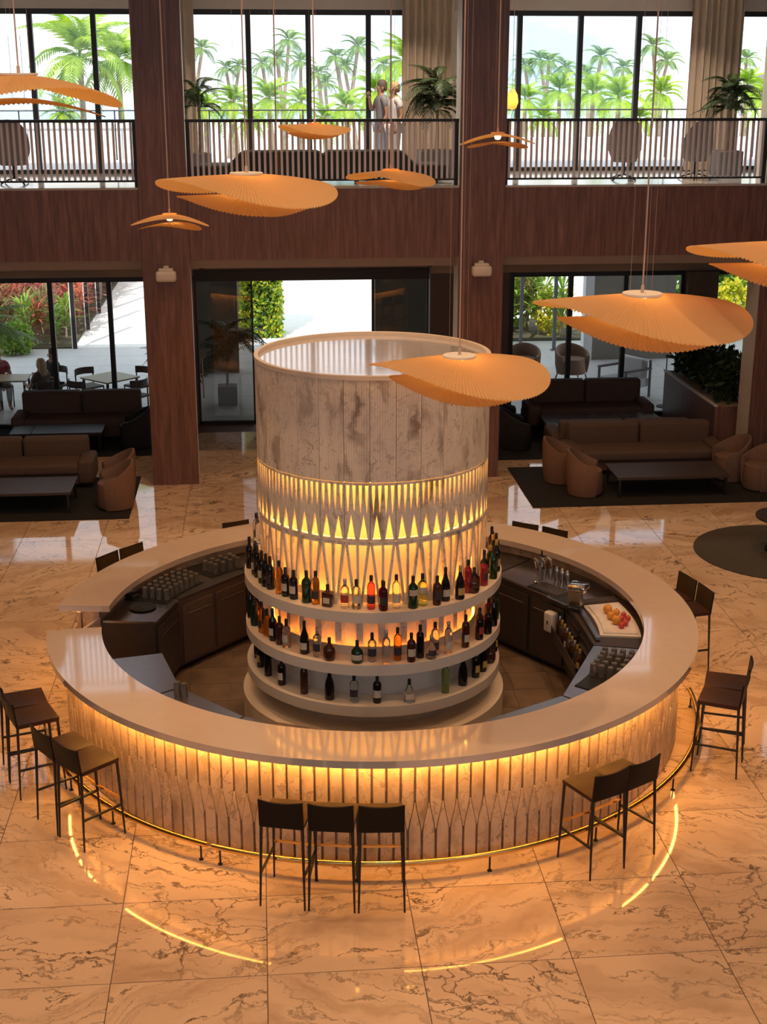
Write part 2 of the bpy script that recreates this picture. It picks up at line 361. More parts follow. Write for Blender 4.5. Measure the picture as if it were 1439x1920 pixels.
ORD = ['first', 'second', 'third', 'fourth', 'fifth', 'sixth', 'seventh', 'eighth', 'ninth', 'tenth', 'eleventh', 'twelfth', 'thirteenth', 'fourteenth',
       'fifteenth', 'sixteenth', 'seventeenth', 'eighteenth', 'nineteenth', 'twentieth', 'twenty-first', 'twenty-second', 'twenty-third', 'twenty-fourth',
       'twenty-fifth', 'twenty-sixth', 'twenty-seventh', 'twenty-eighth', 'twenty-ninth', 'thirtieth', 'thirty-first', 'thirty-second', 'thirty-third', 'thirty-fourth', 'thirty-fifth', 'thirty-sixth']

CX, CY = 1.10, 13.56                      # centre of the round bar
def pol(a, r, z=0.0): return Vector((CX + r * math.cos(R(a)), CY + r * math.sin(R(a)), z))
YF = 22.33                                # front of the columns
YU, YL = 25.95, 26.6                      # upper and lower glazing
ZM = 4.87                                 # mezzanine floor

#==STRUCTURE==
# ------------------------------------------------------------------ the room
floor = struct('floor', MB().box(-13, 15, -5, YL, -0.25, -0.006), 'grout')
TX, TY, TX0, TY0 = 1.178, 1.06, -0.09, 8.92
tile_me = MB().box(-TX / 2 + 0.004, TX / 2 - 0.004, -TY / 2 + 0.004, TY / 2 - 0.004, -0.012, 0.0).mesh('tile', 'floor_marble')
tiles = []
for i in range(-7, 9):
    for j in range(-3, 17):
        x, y = TX0 + (i + 0.5) * TX, TY0 + (j + 0.5) * TY
        if y + TY / 2 > YL: continue
        if math.hypot(x - CX, y - CY) < 2.0: continue
        tiles.append((math.hypot(x - 1, y - 11), x, y))
tiles.sort()
for _, x, y in tiles[:296]: obj('tile', tile_me, floor, (x, y, 0))
rest = MB()
for _, x, y in tiles[296:]: rest.box(x - TX / 2 + 0.004, x + TX / 2 - 0.004, y - TY / 2 + 0.004, y + TY / 2 - 0.004, -0.012, 0)
if tiles[296:]: tag(rest.build('far_tiles', 'floor_marble', floor), kind='stuff')

struct('wall_left', MB().box(-13.2, -13, -5, YL, -0.25, 10.0), 'dark_wall')
struct('wall_right', MB().box(15, 15.2, -5, YL, -0.25, 10.0), 'dark_wall')
struct('wall_back', MB().box(-13.2, 15.2, -5.2, -5, -0.25, 5.0).box(-13.2, 15.2, -5.2, -5, 8.6, 10.0), 'dark_wall')
for x in range(-13, 16, 4): tag(MB().box(x - 0.06, x + 0.06, -5.16, -5.04, 5.0, 8.6).build('wall_back_mullion', 'black_frame'), kind='structure')   # assumed opening behind the camera, widened to let cool daylight in
ceil = struct('ceiling', MB().box(-13.2, 15.2, -5.2, YF + 0.3, 9.8, 10.0), 'ceiling_white')
struct('ceiling_mezzanine', MB().box(-13.2, 15.2, YF + 0.3, 27.0, 8.4, 8.6), 'ceiling_white')
struct('trim_1', MB().box(-13.2, 15.2, YF + 0.05, YF + 0.3, 8.4, 10.0), 'wood_panel')
struct('floor_mezzanine', MB().box(-13, 15, YF + 0.12, YU + 0.4, ZM - 0.22, ZM), 'mezz_floor')
struct('ceiling_lower', MB().box(-13, 15, YF + 0.4, YL, 3.55, 3.70), 'soffit_beige')

# columns: wood veneer front, light plaster sides
COLX = [(-6.98, -6.21), (-1.88, -1.12), (3.22, 3.96), (8.32, 9.08), (13.4, 14.15)]
for k, (x0, x1) in enumerate(COLX):
    c = tag(MB().box(x0 + 0.02, x1 - 0.02, YF + 0.03, YF + 0.68, 0, 9.8).build('wall_column', 'cream_plaster'), kind='structure')
    MB().box(x0, x1, YF, YF + 0.035, 0.0, 9.8).build('wood_front', 'wood_panel', c)
# wood fascia between the columns, one sheet per bay
edges = [-13.0] + [e for p in COLX for e in p] + [15.0]
fas = struct('wall_fascia', MB().box(-13, 15, YF + 0.06, YF + 0.3, 3.74, ZM - 0.02), 'dark_wall')
for i in range(0, len(edges), 2):
    x0, x1 = edges[i], edges[i + 1]
    MB().box(x0 + 0.006, x1 - 0.006, YF + 0.012, YF + 0.06, 3.735, ZM - 0.03).build('wood_panel', 'wood_panel', fas)
    MB().box(x0 + 0.006, x1 - 0.006, YF + 0.008, YF + 0.14, ZM - 0.03, ZM + 0.003).build('slab_nosing', 'mezz_floor', fas)

# railings of the mezzanine, one per bay
bal_me = MB().box(-0.019, 0.019, -0.006, 0.006, 0.10, 0.985).mesh('baluster', 'baluster_grey')
for k, nm in ((0, 'left'), (1, 'middle'), (2, 'right')):
    x0, x1 = (COLX[0][1], COLX[1][0]) if k == 0 else (COLX[1][1], COLX[2][0]) if k == 1 else (COLX[2][1], COLX[3][0])
    r = thing('railing', {'left': 'dark baluster railing of the upper floor in the left bay', 'middle': 'dark baluster railing in front of the long sofa upstairs',
                          'right': 'dark baluster railing of the upper floor in the right bay'}[nm], 'railing', ((x0 + x1) / 2, YF + 0.20, ZM), group='upper floor railings')
    h = (x1 - x0) / 2
    MB().box(-h, h, -0.03, 0.03, 0.985, 1.03).build('top_rail', 'black_frame', r)
    MB().box(-h, h, -0.012, 0.012, 0.075, 0.105).build('bottom_rail', 'black_frame', r)
    for s in (-1, 1): MB().box(s * (h - 0.035) - 0.03, s * (h - 0.035) + 0.03, -0.03, 0.03, 0, 0.99).build('post', 'black_frame', r)
    n = int(2 * h / 0.0885)
    for i in range(1, n):
        b = obj('baluster', bal_me, r, (-h + 2 * h * i / n, 0, 0))
        if k == 0 and -h + 2 * h * i / n < -0.3 and i % 1: pass

# upper windows
wi = 0
def window_wall(x0, x1, z0, z1, Y, mulls, frame=0.05, glass='window_glass', low=True):
    global wi; wi += 1
    w = tag(bpy.data.objects.new('window_%d' % wi, None), kind='structure'); COL.objects.link(w); w.location = ((x0 + x1) / 2, Y, z0)
    c = (x0 + x1) / 2; H = z1 - z0
    MB().box(x0 - c, x1 - c, -0.05, 0.05, H - 0.09, H).build('head_frame', 'black_frame', w)
    if low: MB().box(x0 - c, x1 - c, -0.05, 0.05, 0, 0.07).build('sill_frame', 'black_frame', w)
    xs = [x0] + list(mulls) + [x1]
    for m in xs: MB().box(m - c - frame / 2, m - c + frame / 2, -0.06, 0.06, 0, H).build('mullion', 'black_frame', w)
    for a, b in zip(xs, xs[1:]):
        if b - a > 0.12: MB().box(a - c + frame / 2, b - c - frame / 2, -0.004, 0.004, 0.03, H - 0.05).build('pane', glass, w)
    return w
zu = 7.68
window_wall(-6.2, -1.85, ZM, zu, YU, [-5.02, -3.92, -2.82], 0.09)
window_wall(-1.15, 3.25, ZM, zu, YU, [-0.11, 0.96, 2.04], 0.09)
window_wall(3.9, 8.1, ZM, zu, YU, [4.79, 5.91, 6.99], 0.09)
window_wall(8.75, 12.9, ZM, zu, YU, [9.9, 11.0], 0.09)
struct('wall_upper', MB().box(-13, 15, YU - 0.06, YU + 0.25, zu, 8.45), 'ceiling_white')
for q_, (x0, x1) in enumerate(((-1.85, -1.15), (3.25, 3.9), (8.1, 8.75))): struct('wall_upper_pier_%s' % ('left', 'middle', 'right')[q_], MB().box(x0, x1, YU - 0.05, YU + 0.2, ZM, zu), 'cream_plaster')
struct('wall_upper_far_left', MB().box(-13, -6.2, YU - 0.06, YU + 0.25, ZM, zu), 'dark_wall')
struct('wall_upper_far_right', MB().box(12.9, 15, YU - 0.06, YU + 0.25, ZM, zu), 'dark_wall')

# lower glazing
zl = 2.91
def xl(px, py=600): return F(px, py, YL).x
window_wall(-9.0, -1.95, 0, zl, YL, [xl(-95), xl(98), xl(208)], 0.09)
window_wall(xl(958), xl(1276), 0, zl, YL, [xl(1068), xl(1170)], 0.09)
window_wall(xl(1336), 12.5, 0, zl, YL, [xl(1430)], 0.09)
struct('wall_lower_header', MB().box(-13, 15, YL - 0.05, YL + 0.25, zl, 3.6), 'soffit_beige')
struct('wall_lower_far_left', MB().box(-13, -9.0, YL - 0.05, YL + 0.2, 0, zl), 'dark_wall')
struct('wall_lower_pier', MB().box(xl(1278), xl(1334), YL - 0.3, YL + 0.2, 0, zl), 'dark_wall')
struct('wall_lower_pier_left', MB().box(-1.95, -1.28, YL - 0.05, YL + 0.2, 0, zl), 'dark_wall')
struct('wall_lower_pier_right', MB().box(xl(806), xl(958), YL - 0.05, YL + 0.2, 0, zl), 'dark_wall')
struct('wall_lower_far_right', MB().box(12.5, 15, YL - 0.05, YL + 0.2, 0, zl), 'dark_wall')
# sliding door of the middle bay
d = tag(bpy.data.objects.new('door_1', None), kind='structure'); COL.objects.link(d); d.location = (0, YL, 0)
xa, xb, xc, xd = -1.28, xl(475), xl(697), xl(803)
MB().box(xa, xd, -0.16, 0.02, 2.82, 3.02).build('header_track', 'black_frame', d)
for px in (383, 803): MB().box(xl(px) - 0.045, xl(px) + 0.045, -0.22, -0.12, 3.06, 3.20).build('motion_sensor', 'black_plastic', d)
for a, b in ((xa, xb), (xc, xd)):
    leaf_o = MB().box(a, a + 0.05, -0.05, 0, 0, 2.82).box(b - 0.035, b, -0.05, 0, 0, 2.82).box(a, b, -0.05, 0, 0, 0.06).build('door_leaf', 'black_frame', d)
    MB().box(a + 0.05, b - 0.035, -0.03, -0.022, 0.06, 2.82).build('pane', 'door_glass', leaf_o)
    hx = a + 0.11 if a == xa else b - 0.09
    MB().tube([(hx, -0.07, 0.55), (hx, -0.11, 0.6), (hx, -0.11, 1.35), (hx, -0.07, 1.4)], 0.012).build('handle', 'chrome', leaf_o)

# curtains upstairs
def curtain(x0, x1, label, y=YU - 0.32):
    mb = MB(); n = int((x1 - x0) / 0.018); vs = []
    for i in range(n + 1):
        t = i / n; x = x0 + (x1 - x0) * t; yy = 0.055 * math.sin(t * (x1 - x0) / 0.13 * 2 * PI) + 0.02 * math.sin(t * 17.0)
        vs += [(x - x0, yy, 0.02), (x - x0 + 0.012 * math.sin(9 * t), yy * 0.8, 3.45), (x - x0 + 0.012 * math.sin(9 * t), yy * 0.8 + 0.012, 3.45), (x - x0, yy + 0.012, 0.02)]
    fs = []
    for i in range(n):
        a, b = 4 * i, 4 * i + 4; fs += [(a, b, b + 1, a + 1), (a + 2, b + 2, b + 3, a + 3), (a + 1, b + 1, b + 2, a + 2)]
    mb.add(vs, fs); t = thing('curtain', label, 'curtain', (x0, y, ZM), group='curtains upstairs')
    mb.build('drape', 'curtain', t, True); MB().tube([(-0.1, 0, 3.47), (x1 - x0 + 0.1, 0, 3.47)], 0.02).build('curtain_track', 'black_frame', t)
curtain(2.62, 3.55, 'wide beige curtain drawn beside the standing couple upstairs')
curtain(-1.30, -1.05, 'narrow beige curtain gathered against the left column upstairs')
curtain(7.88, 8.84, 'beige curtain between the two right upstairs windows')

# loudspeakers on the columns
for px, py, lab in ((311.5, 515, 'beige rounded wall speaker on the left wood column'), (903.5, 505, 'beige rounded wall speaker on the right wood column')):
    p = F(px, py, YF - 0.1); t = thing('wall_speaker', lab, 'speaker', (p.x, YF, p.z), group='column speakers')
    MB().rbox(-0.165, 0.165, -0.20, -0.03, -0.11, 0.06, 0.045).build('housing', 'white_plastic', t, True)
    MB().rbox(-0.12, 0.12, -0.17, -0.03, 0.05, 0.10, 0.02).build('lid', 'white_plastic', t, True)
    MB().box(-0.04, 0.04, -0.05, 0.0, -0.06, 0.13).build('bracket', 'white_plastic', t)

# ceiling downlights: assumed warm lamps out of view, for ambient fill
k = 0
for x, y, e in [(-3.6, 5.5, 1), (0.9, 5.0, 1), (5.4, 5.5, 1), (-5.2, 10.5, .6), (-2.0, 9.0, 1), (4.6, 9.0, 1), (7.6, 10.5, .6), (-3.4, 14.5, .6), (1.1, 10.6, 1.0), (1.1, 16.6, 1),
                (6.4, 14.5, .6), (-4.6, 18.8, .6), (-0.5, 18.8, .85), (3.4, 18.8, .85), (7.4, 18.8, .6), (-1.8, 12.6, .8), (4.2, 13.0, .8)]:
    t = thing('downlight', 'round ceiling downlight assumed out of view above the lobby floor', 'downlight', (x, y, 9.8), group='lobby ceiling downlights')
    MB().sector(0.10, 0.13, -0.03, 0.0, 0, 360, 24).build('trim_ring', 'white_plastic', t)
    ld = bpy.data.lights.new('fill_downlight', 'AREA'); ld.shape = 'DISK'; ld.size = 0.19; ld.energy = DOWN * e; ld.color = (1.0, 0.58, 0.28); ld.spread = R(110)
    lo = bpy.data.objects.new('fill_downlight', ld); COL.objects.link(lo); lo.parent = t; lo.location = (0, 0, -0.02)
for x in (-4.2, 0.1, 2.5, 5.2, 7.4):  # unseen lamps added to brighten the curtains, people and plants upstairs
    t = thing('mezzanine_fill_light', 'unseen fill light added in the upstairs ceiling', 'downlight', (x, 24.1, 8.4), group='upstairs fill lights')
    MB().sector(0.10, 0.13, -0.03, 0.0, 0, 360, 24).build('trim_ring', 'white_plastic', t)
    ld = bpy.data.lights.new('fill_downlight', 'AREA'); ld.shape = 'DISK'; ld.size = 0.19; ld.energy = 40; ld.spread = R(104); ld.color = (1.0, 0.80, 0.60)
    lo = bpy.data.objects.new('fill_downlight', ld); COL.objects.link(lo); lo.parent = t; lo.location = (0, 0, -0.02)
# ------------------------------------------------------------------ the round bar
A0, A1 = -175.8, 172.3                    # the counter runs from the gate all the way round
ct = thing('bar_counter', 'cream white ring-shaped bar counter top with an entry gap at left', 'counter', (CX, CY, 0))
MB().sector(2.84, 3.39, 1.032, 1.10, A0, A1, 160).build('counter_top', 'counter_white', ct, True)
bf = thing('marble_bar', 'curved marble bar front carved into tapering staves', 'bar', (CX, CY, 0))
MB().sector(2.98, 3.165, 0.0, 1.03, A0 + 1.5, A1 - 1.5, 150).build('bar_wall', 'bar_marble', bf)
NST = 165; PIT = 360.0 / NST; RS = 3.215
def stave(upper):
    w = RS * R(PIT); hw = w / 2 - 0.011; z0, z1 = 0.015, 0.995
    mid_hi, mid_lo = 0.60, 0.34; pts = []
    if upper:
        pts = [(-hw, z1), (hw, z1), (hw, mid_hi), (hw * 0.80, mid_hi - 0.07), (hw * 0.30, mid_lo + 0.07), (0.004, mid_lo), (-0.004, mid_lo), (-hw * 0.30, mid_lo + 0.07), (-hw * 0.80, mid_hi - 0.07), (-hw, mid_hi)]
    else:
        pts = [(-hw, z0), (hw, z0), (hw, mid_lo), (hw * 0.80, mid_lo + 0.07), (hw * 0.30, mid_hi - 0.07), (0.004, mid_hi), (-0.004, mid_hi), (-hw * 0.30, mid_hi - 0.07), (-hw * 0.80, mid_lo + 0.07), (-hw, mid_lo)]
    dep = 0.042 if upper else 0.050
    return MB().plate(pts, [], dep, lambda u, z, d: (RS + (0.004 if upper else 0.012) - d, u, z))
up_me = stave(True).mesh('upper_stave', 'bar_marble'); lo_me = stave(False).mesh('lower_stave', 'bar_marble')
hid = MB()
for i in range(NST):
    a = -180 + PIT * (i + 0.5)
    for me, off in ((up_me, 0.0), (lo_me, 0.5)):
        aa = a + off * PIT
        if aa > 180: aa -= 360
        if not (A0 + 1.8 < aa < A1 - 1.8): continue
        if -176 < aa < 8 :
            obj('upper_stave' if off == 0 else 'lower_stave', me, bf, (0, 0, 0), (0, 0, R(aa)))
        else:
            m = Matrix.Rotation(R(aa), 3, 'Z'); hid.add([m @ v.co for v in me.vertices], [tuple(p.vertices) for p in me.polygons])
tag(hid.build('rear_staves', 'bar_marble', bf), kind='stuff')
MB().sector(3.10, 3.19, 0.0, 0.02, A0 + 1.5, A1 - 1.5, 150).build('plinth', 'bar_marble', bf)
led = thing('led_strip', 'warm glowing light strip under the counter edge', 'light strip', (CX, CY, 0))
MB().sector(3.292, 3.312, 1.018, 1.030, A0 + 1, A1 - 1, 150).build('diffuser', 'led_warm', led)
MB().sector(3.318, 3.332, 1.004, 1.032, A0 + 1, A1 - 1, 150).build('profile', 'shelf_white', led)
# brass foot rail
fr = thing('foot_rail', 'polished brass foot rail running around the bar front', 'rail', (CX, CY, 0))
segs = [(-169, -119.4), (-118.6, -4.5), (12, 165)]
for a, b in segs:
    n = int(abs(b - a) / 2); MB().tube([(3.44 * math.cos(R(a + (b - a) * i / n)), 3.44 * math.sin(R(a + (b - a) * i / n)), 0.165) for i in range(n + 1)], 0.026, 10).build('tube', 'brass', fr, True)
for a in (-166, -152, -138.5, -120.6, -117.4, -97, -77.8, -59.4, -38.2, -20, -6, 14, 40, 70, 100, 130, 160):
    c, s = math.cos(R(a)), math.sin(R(a))
    MB().tube([(3.44 * c, 3.44 * s, 0.004), (3.44 * c, 3.44 * s, 0.15)], 0.009, 8).lathe([(0.022, 0.0), (0.022, 0.008), (0.01, 0.012)], 12, (3.44 * c, 3.44 * s, 0)).build('post', 'black_metal', fr, True)
# entry gate in the gap
gt = thing('bar_gate', 'low cream gate panel standing open in the bar entry gap', 'gate', pol(176.5, 3.08))
gt.rotation_euler = (0, 0, R(66)); 
MB().box(-0.32, 0.32, -0.018, 0.018, 0.06, 0.93).build('gate_leaf', 'counter_white', gt)
MB().box(-0.35, -0.31, -0.03, 0.03, 0.0, 0.95).build('hinge_post', 'shelf_white', gt)

# floor behind the bar
bfl = struct('floor_bar', MB().sector(1.2, 2.95, -0.004, 0.004, 0, 360, 96), 'grout'); bfl.location = (CX, CY, 0)
bt_me = MB().box(-0.222, 0.222, -0.222, 0.222, 0.0, 0.012).mesh('tile', 'bar_floor_tile')
for i in range(-7, 8):
    for j in range(-7, 8):
        x, y = i * 0.45, j * 0.45; q = math.hypot(x, y)
        if 1.15 < q < 2.62: obj('tile', bt_me, bfl, (x + 0.02 * (j % 2), y, 0))

# under-counter units
UA = [171.0, 153.6, 125.9, 98, 70, 44, 13.8, -16.7, -48, -75, -100, -124, -146, -168]
UL = ['stainless end unit beside the bar gate', 'brown two-door cabinet under the glass racks', 'dark under-counter cabinet behind the tower at left', 'dark under-counter cabinet hidden behind the tower',
      'dark under-counter cabinet behind the tower at right', 'under-counter unit below the beer taps with soap dispenser', 'ice station unit with fruit tray and bottle rail',
      'stainless drainer unit holding washed glasses at right', 'narrow stainless unit at the front right of the bar', 'stainless under-counter unit at the front, right of the middle stools',
      'stainless under-counter unit at the front behind the middle stools', 'stainless under-counter unit front left of the bar', 'blue-lit stainless worktop unit at the left front of the bar']
def lp(a, r): return (r * math.cos(R(a)), r * math.sin(R(a)))
RI = [2.37, 2.37, 2.33, 2.3, 2.3, 2.22, 2.3, 2.35, 2.49, 2.5, 2.5, 2.45, 2.4, 2.27]
UNITS = []
for i in range(len(UA) - 1):
    a, b = UA[i], UA[i + 1]; g = 0.25
    u = thing('under_counter_unit', UL[i], 'cabinet', (CX, CY, 0), group='under-counter units of the bar')
    arc = [lp(a + (b - a) * k / 8, 2.96) for k in range(8, -1, -1)]
    poly = [lp(a - g, RI[i]), lp(b + g, RI[i + 1])] + [lp(b + g, 2.96)] + arc[1:-1] + [lp(a - g, 2.96)]
    mat = 'cabinet_brown' if i in (1, 2) else 'dark_steel'
    MB().prism(poly, 0.08, 0.875).build('body', mat, u)
    wm = 'stainless' if i in (0, 5, 7, 8, 9, 10, 11, 12) else 'dark_steel'
    MB().prism([(x * 0.995, y * 0.995) for x, y in poly], 0.875, 0.90).build('worktop', wm, u)
    p0, p1 = Vector((*lp(a - g, RI[i]), 0)), Vector((*lp(b + g, RI[i + 1]), 0)); e = (p1 - p0); L = e.length; e.normalize(); nn = Vector((-p0.x - p1.x, -p0.y - p1.y, 0)).normalized()
    nd = 2 if L > 0.9 else 1
    for k in range(nd):
        q0 = p0 + e * (L * k / nd + 0.03) + nn * 0.012; q1 = p0 + e * (L * (k + 1) / nd - 0.03) + nn * 0.012
        dd = MB().bar(q0 + Vector((0, 0, 0.46)), q1 + Vector((0, 0, 0.46)), 0.02, 0.68).build('door', mat, u)
        h0 = q0 + (q1 - q0) * 0.1 + nn * 0.02
        MB().bar(h0 + Vector((0, 0, 0.70)), h0 + (q1 - q0) * 0.8 + Vector((0, 0, 0.70)), 0.014, 0.014).build('handle', 'stainless', dd)
    MB().prism([(x * 1.02, y * 1.02) for x, y in poly], 0.0, 0.08).build('kick_plate', 'black_plastic', u)
    UNITS.append(u)

# ------------------------------------------------------------------ the bottle tower
TW = thing('bottle_tower', 'tall round marble tower with glowing cut-outs and bottle shelves', 'bar tower', (CX, CY, 0))
FACE = -94.64 - 1.3
MB().sector(0.05, 0.96, 0.30, 3.80, 0, 360, 96).build('core', 'core_cream', TW, True)
MB().sector(0.0001, 1.15, 3.79, 3.845, 0, 360, 96).build('roof_disc', 'tower_top', TW)
MB().sector(1.148, 1.190, 3.845, 3.885, 0, 360, 120).build('rim', 'shelf_white', TW, True)
ZS = [1.61, 1.06, 0.62]
for z in ZS: MB().sector(0.98, 1.35, z - 0.11, z, 0, 360, 120).build('shelf', 'shelf_white', TW, True)
MB().sector(0.9, 1.05, 0.29, 0.52, 0, 360, 96).build('lower_wall', 'shelf_white', TW, True)
MB().sector(0.98, 1.06, 0.62, 0.96, 0, 360, 96).build('middle_wall', 'shelf_white', TW, True)
MB().sector(0.6, 1.40, 0.0, 0.29, 0, 360, 120).build('plinth', 'shelf_white', TW, True)
MB().sector(1.0, 1.36, 1.615, 1.735, 148, 168, 12).build('shelf_riser', 'shelf_white', TW)
RT = 1.18; NP = 30; PW = 360.0 / NP
def on_cyl(r):
    def fn(u, z, d):                      # flat panels: chord through the panel centre
        hw = r * math.tan(R(PW / 2)); return (r * math.cos(R(PW / 2)) * 1.004 - d, u, z)
    return fn
hw = RT * math.sin(R(PW / 2)) - 0.0025
def fluted(z0, z1):
    mb = MB(); n = 10; xs = []
    for i in range(n):
        a = -hw + 2 * hw * i / n; b = -hw + 2 * hw * (i + 1) / n; g = 0.0035
        xs += [(a, 0.0), (b - 2 * g, 0.0), (b - g, 0.005), (b, 0.0)] if i < n - 1 else [(a, 0.0), (b, 0.0)]
    f0 = on_cyl(RT); vs = [f0(u, z, d) for z in (z0, z1) for u, d in xs]; m = len(xs)
    fs = [(i, i + 1, m + i + 1, m + i) for i in range(m - 1)]
    vs += [f0(-hw, z0, 0.03), f0(hw, z0, 0.03), f0(hw, z1, 0.03), f0(-hw, z1, 0.03)]; o = 2 * m
    fs += [(o, o + 1, o + 2, o + 3), (0, m, o + 3, o), (m - 1, o + 1, o + 2, 2 * m - 1), tuple([o] + [o + 1] + list(range(m - 1, -1, -1))), tuple([o + 3] + [o + 2] + list(range(2 * m - 1, m - 1, -1)))]
    return mb.add(vs, fs)
up_p = fluted(2.862, 3.868).mesh('upper_panel', 'tower_marble')
# middle band: four slots from above, two pointed openings from below
z0, z1 = 2.272, 2.855
holes = []
for k in range(4):
    c = -hw + 2 * hw * (k + 0.5) / 4
    holes.append([(c - 0.016, z1 - 0.022), (c - 0.014, z1 - 0.14), (c - 0.001, z1 - 0.31), (c + 0.001, z1 - 0.31), (c + 0.014, z1 - 0.14), (c + 0.016, z1 - 0.022)])
for k in range(2):
    c = -hw + 2 * hw * (k + 0.5) / 2
    holes.append([(c - 0.040, z0 + 0.022), (c + 0.040, z0 + 0.022), (c + 0.001, z0 + 0.265), (c - 0.001, z0 + 0.265)])
mid_p = MB().plate([(-hw, z0), (hw, z0), (hw, z1), (-hw, z1)], holes, 0.03, on_cyl(RT)).mesh('middle_panel', 'tower_marble')
# lattice: top rail, centre strut and two struts running together at the foot
zb, zt = 1.612, 2.268
f0 = on_cyl(RT - 0.004); lat = MB()
def quad_strut(p, q, w):
    (u0, a), (u1, b) = p, q
    lat.add([f0(u0 - w, a, 0), f0(u0 + w, a, 0), f0(u1 + w, b, 0), f0(u1 - w, b, 0), f0(u0 - w, a, 0.04), f0(u0 + w, a, 0.04), f0(u1 + w, b, 0.04), f0(u1 - w, b, 0.04)],
            [(0, 1, 2, 3), (4, 7, 6, 5), (0, 4, 5, 1), (1, 5, 6, 2), (2, 6, 7, 3), (3, 7, 4, 0)])
lat.add([f0(-hw, zt - 0.035, 0), f0(hw, zt - 0.035, 0), f0(hw, zt, 0), f0(-hw, zt, 0), f0(-hw, zt - 0.035, 0.04), f0(hw, zt - 0.035, 0.04), f0(hw, zt, 0.04), f0(-hw, zt, 0.04)],
        [(0, 1, 2, 3), (4, 7, 6, 5), (0, 4, 5, 1), (1, 5, 6, 2), (2, 6, 7, 3), (3, 7, 4, 0)])
quad_strut((0, zb), (0, zt - 0.034), 0.012)
quad_strut((-0.032, zb), (-hw + 0.014, zt - 0.034), 0.0125); quad_strut((0.032, zb), (hw - 0.014, zt - 0.034), 0.0125)
lat_p = lat.mesh('lattice_panel', 'tower_marble')
fin_me = MB().box(0.955, 1.05, -0.034, 0.034, 1.06, 1.50).mesh('fin', 'tower_marble')
for i in range(NP):
    a = FACE + PW * (i + 0.5)
    obj('upper_panel', up_p, TW, None, (0, 0, R(a))); obj('middle_panel', mid_p, TW, None, (0, 0, R(a))); obj('lattice_panel', lat_p, TW, None, (0, 0, R(a)))
    obj('fin', fin_me, TW, None, (0, 0, R(a)))
# light strips behind the panels
for z, nm in ((2.276, 'led_middle'), (1.618, 'led_lower'), (1.065, 'led_shelf')):
    r0 = 1.118 if z > 2 else 1.062
    MB().sector(r0, r0 + 0.014, z, z + 0.009, 0, 360, 90).build('light_strip', 'led_tower' if z > 2 else 'led_amber', TW)
    if z < 2: MB().sector(1.079, 1.085, z - 0.006, z + 0.08, 0, 360, 90).build('strip_cover', 'shelf_white', TW)
MB().sector(1.10, 1.115, 2.838, 2.848, 0, 360, 90).build('light_strip', 'led_tower', TW)
# ------------------------------------------------------------------ bottles
def bottle_proto(kind, glass, cap, label):
    t = bpy.data.objects.new('bottle', None); COL.objects.link(t)
    P_ = {'wine': [(0.036, 0), (0.038, 0.01), (0.038, 0.17), (0.034, 0.195), (0.016, 0.225), (0.0135, 0.24), (0.0135, 0.285), (0.0135, 0.29)],
          'champagne': [(0.042, 0), (0.044, 0.01), (0.044, 0.12), (0.036, 0.17), (0.020, 0.215), (0.0145, 0.25), (0.0145, 0.29)],
          'spirit': [(0.037, 0), (0.039, 0.008), (0.039, 0.165), (0.035, 0.185), (0.016, 0.205), (0.0135, 0.215), (0.0135, 0.25)],
          'tall': [(0.035, 0), (0.037, 0.008), (0.036, 0.20), (0.031, 0.225), (0.0145, 0.245), (0.0135, 0.29)],
          'vermouth': [(0.043, 0), (0.046, 0.01), (0.040, 0.09), (0.046, 0.17), (0.040, 0.20), (0.018, 0.225), (0.014, 0.24), (0.014, 0.275)],
          'squat': [(0.042, 0), (0.054, 0.02), (0.056, 0.07), (0.050, 0.115), (0.020, 0.145), (0.015, 0.155), (0.015, 0.19)],
          'flask': [(0.045, 0), (0.050, 0.012), (0.046, 0.07), (0.030, 0.13), (0.016, 0.17), (0.013, 0.20)]}
    if kind == 'square':
        mb = MB().rbox(-0.047, 0.047, -0.034, 0.034, 0, 0.135, 0.012, 2).lathe([(0.026, 0.13), (0.016, 0.15), (0.014, 0.17), (0.014, 0.185)], 12); top = 0.185; rl = None
    else:
        prof = P_[kind]; mb = MB().lathe(prof, 14); top = prof[-1][1]; rl = prof[2][0]
    mb.build('body', glass, t, True)
    rc = 0.0155; MB().lathe([(rc, top - 0.035), (rc, top + 0.012), (rc * 0.8, top + 0.016)], 12).build('cap', cap, t, True)
    if label:
        if kind == 'square': MB().box(0.0, 0.0475 * 0, -0.02, 0.02, 0.03, 0.09)
        zl0, zl1 = (0.055, 0.125) if kind in ('wine', 'tall', 'spirit') else (0.035, 0.085) if kind in ('squat', 'flask', 'square') else (0.045, 0.11)
        if kind == 'vermouth': zl0, zl1 = 0.12, 0.175
        def rad(z):
            if kind == 'square': return 0.0
            for (r0, a), (r1, b) in zip(prof, prof[1:]):
                if a <= z <= b: return r0 + (r1 - r0) * (z - a) / max(b - a, 1e-6)
            return prof[2][0]
        if kind == 'square': MB().box(-0.030, 0.030, 0.034, 0.036, zl0, zl1).build('label', label, t)
        else:
            mb = MB(); n = 8; vs = []
            zz = [zl0 + (zl1 - zl0) * q / 3 for q in range(4)]
            for z in zz:
                for i in range(n + 1):
                    an = PI / 2 + R(-62 + 124 * i / n); vs.append(((rad(z) + 0.0012) * math.cos(an), (rad(z) + 0.0012) * math.sin(an), z))
            fs = [(j * (n + 1) + i, j * (n + 1) + i + 1, (j + 1) * (n + 1) + i + 1, (j + 1) * (n + 1) + i) for j in range(3) for i in range(n)]
            mb.add(vs, fs).build('label', label, t, True)
    return t
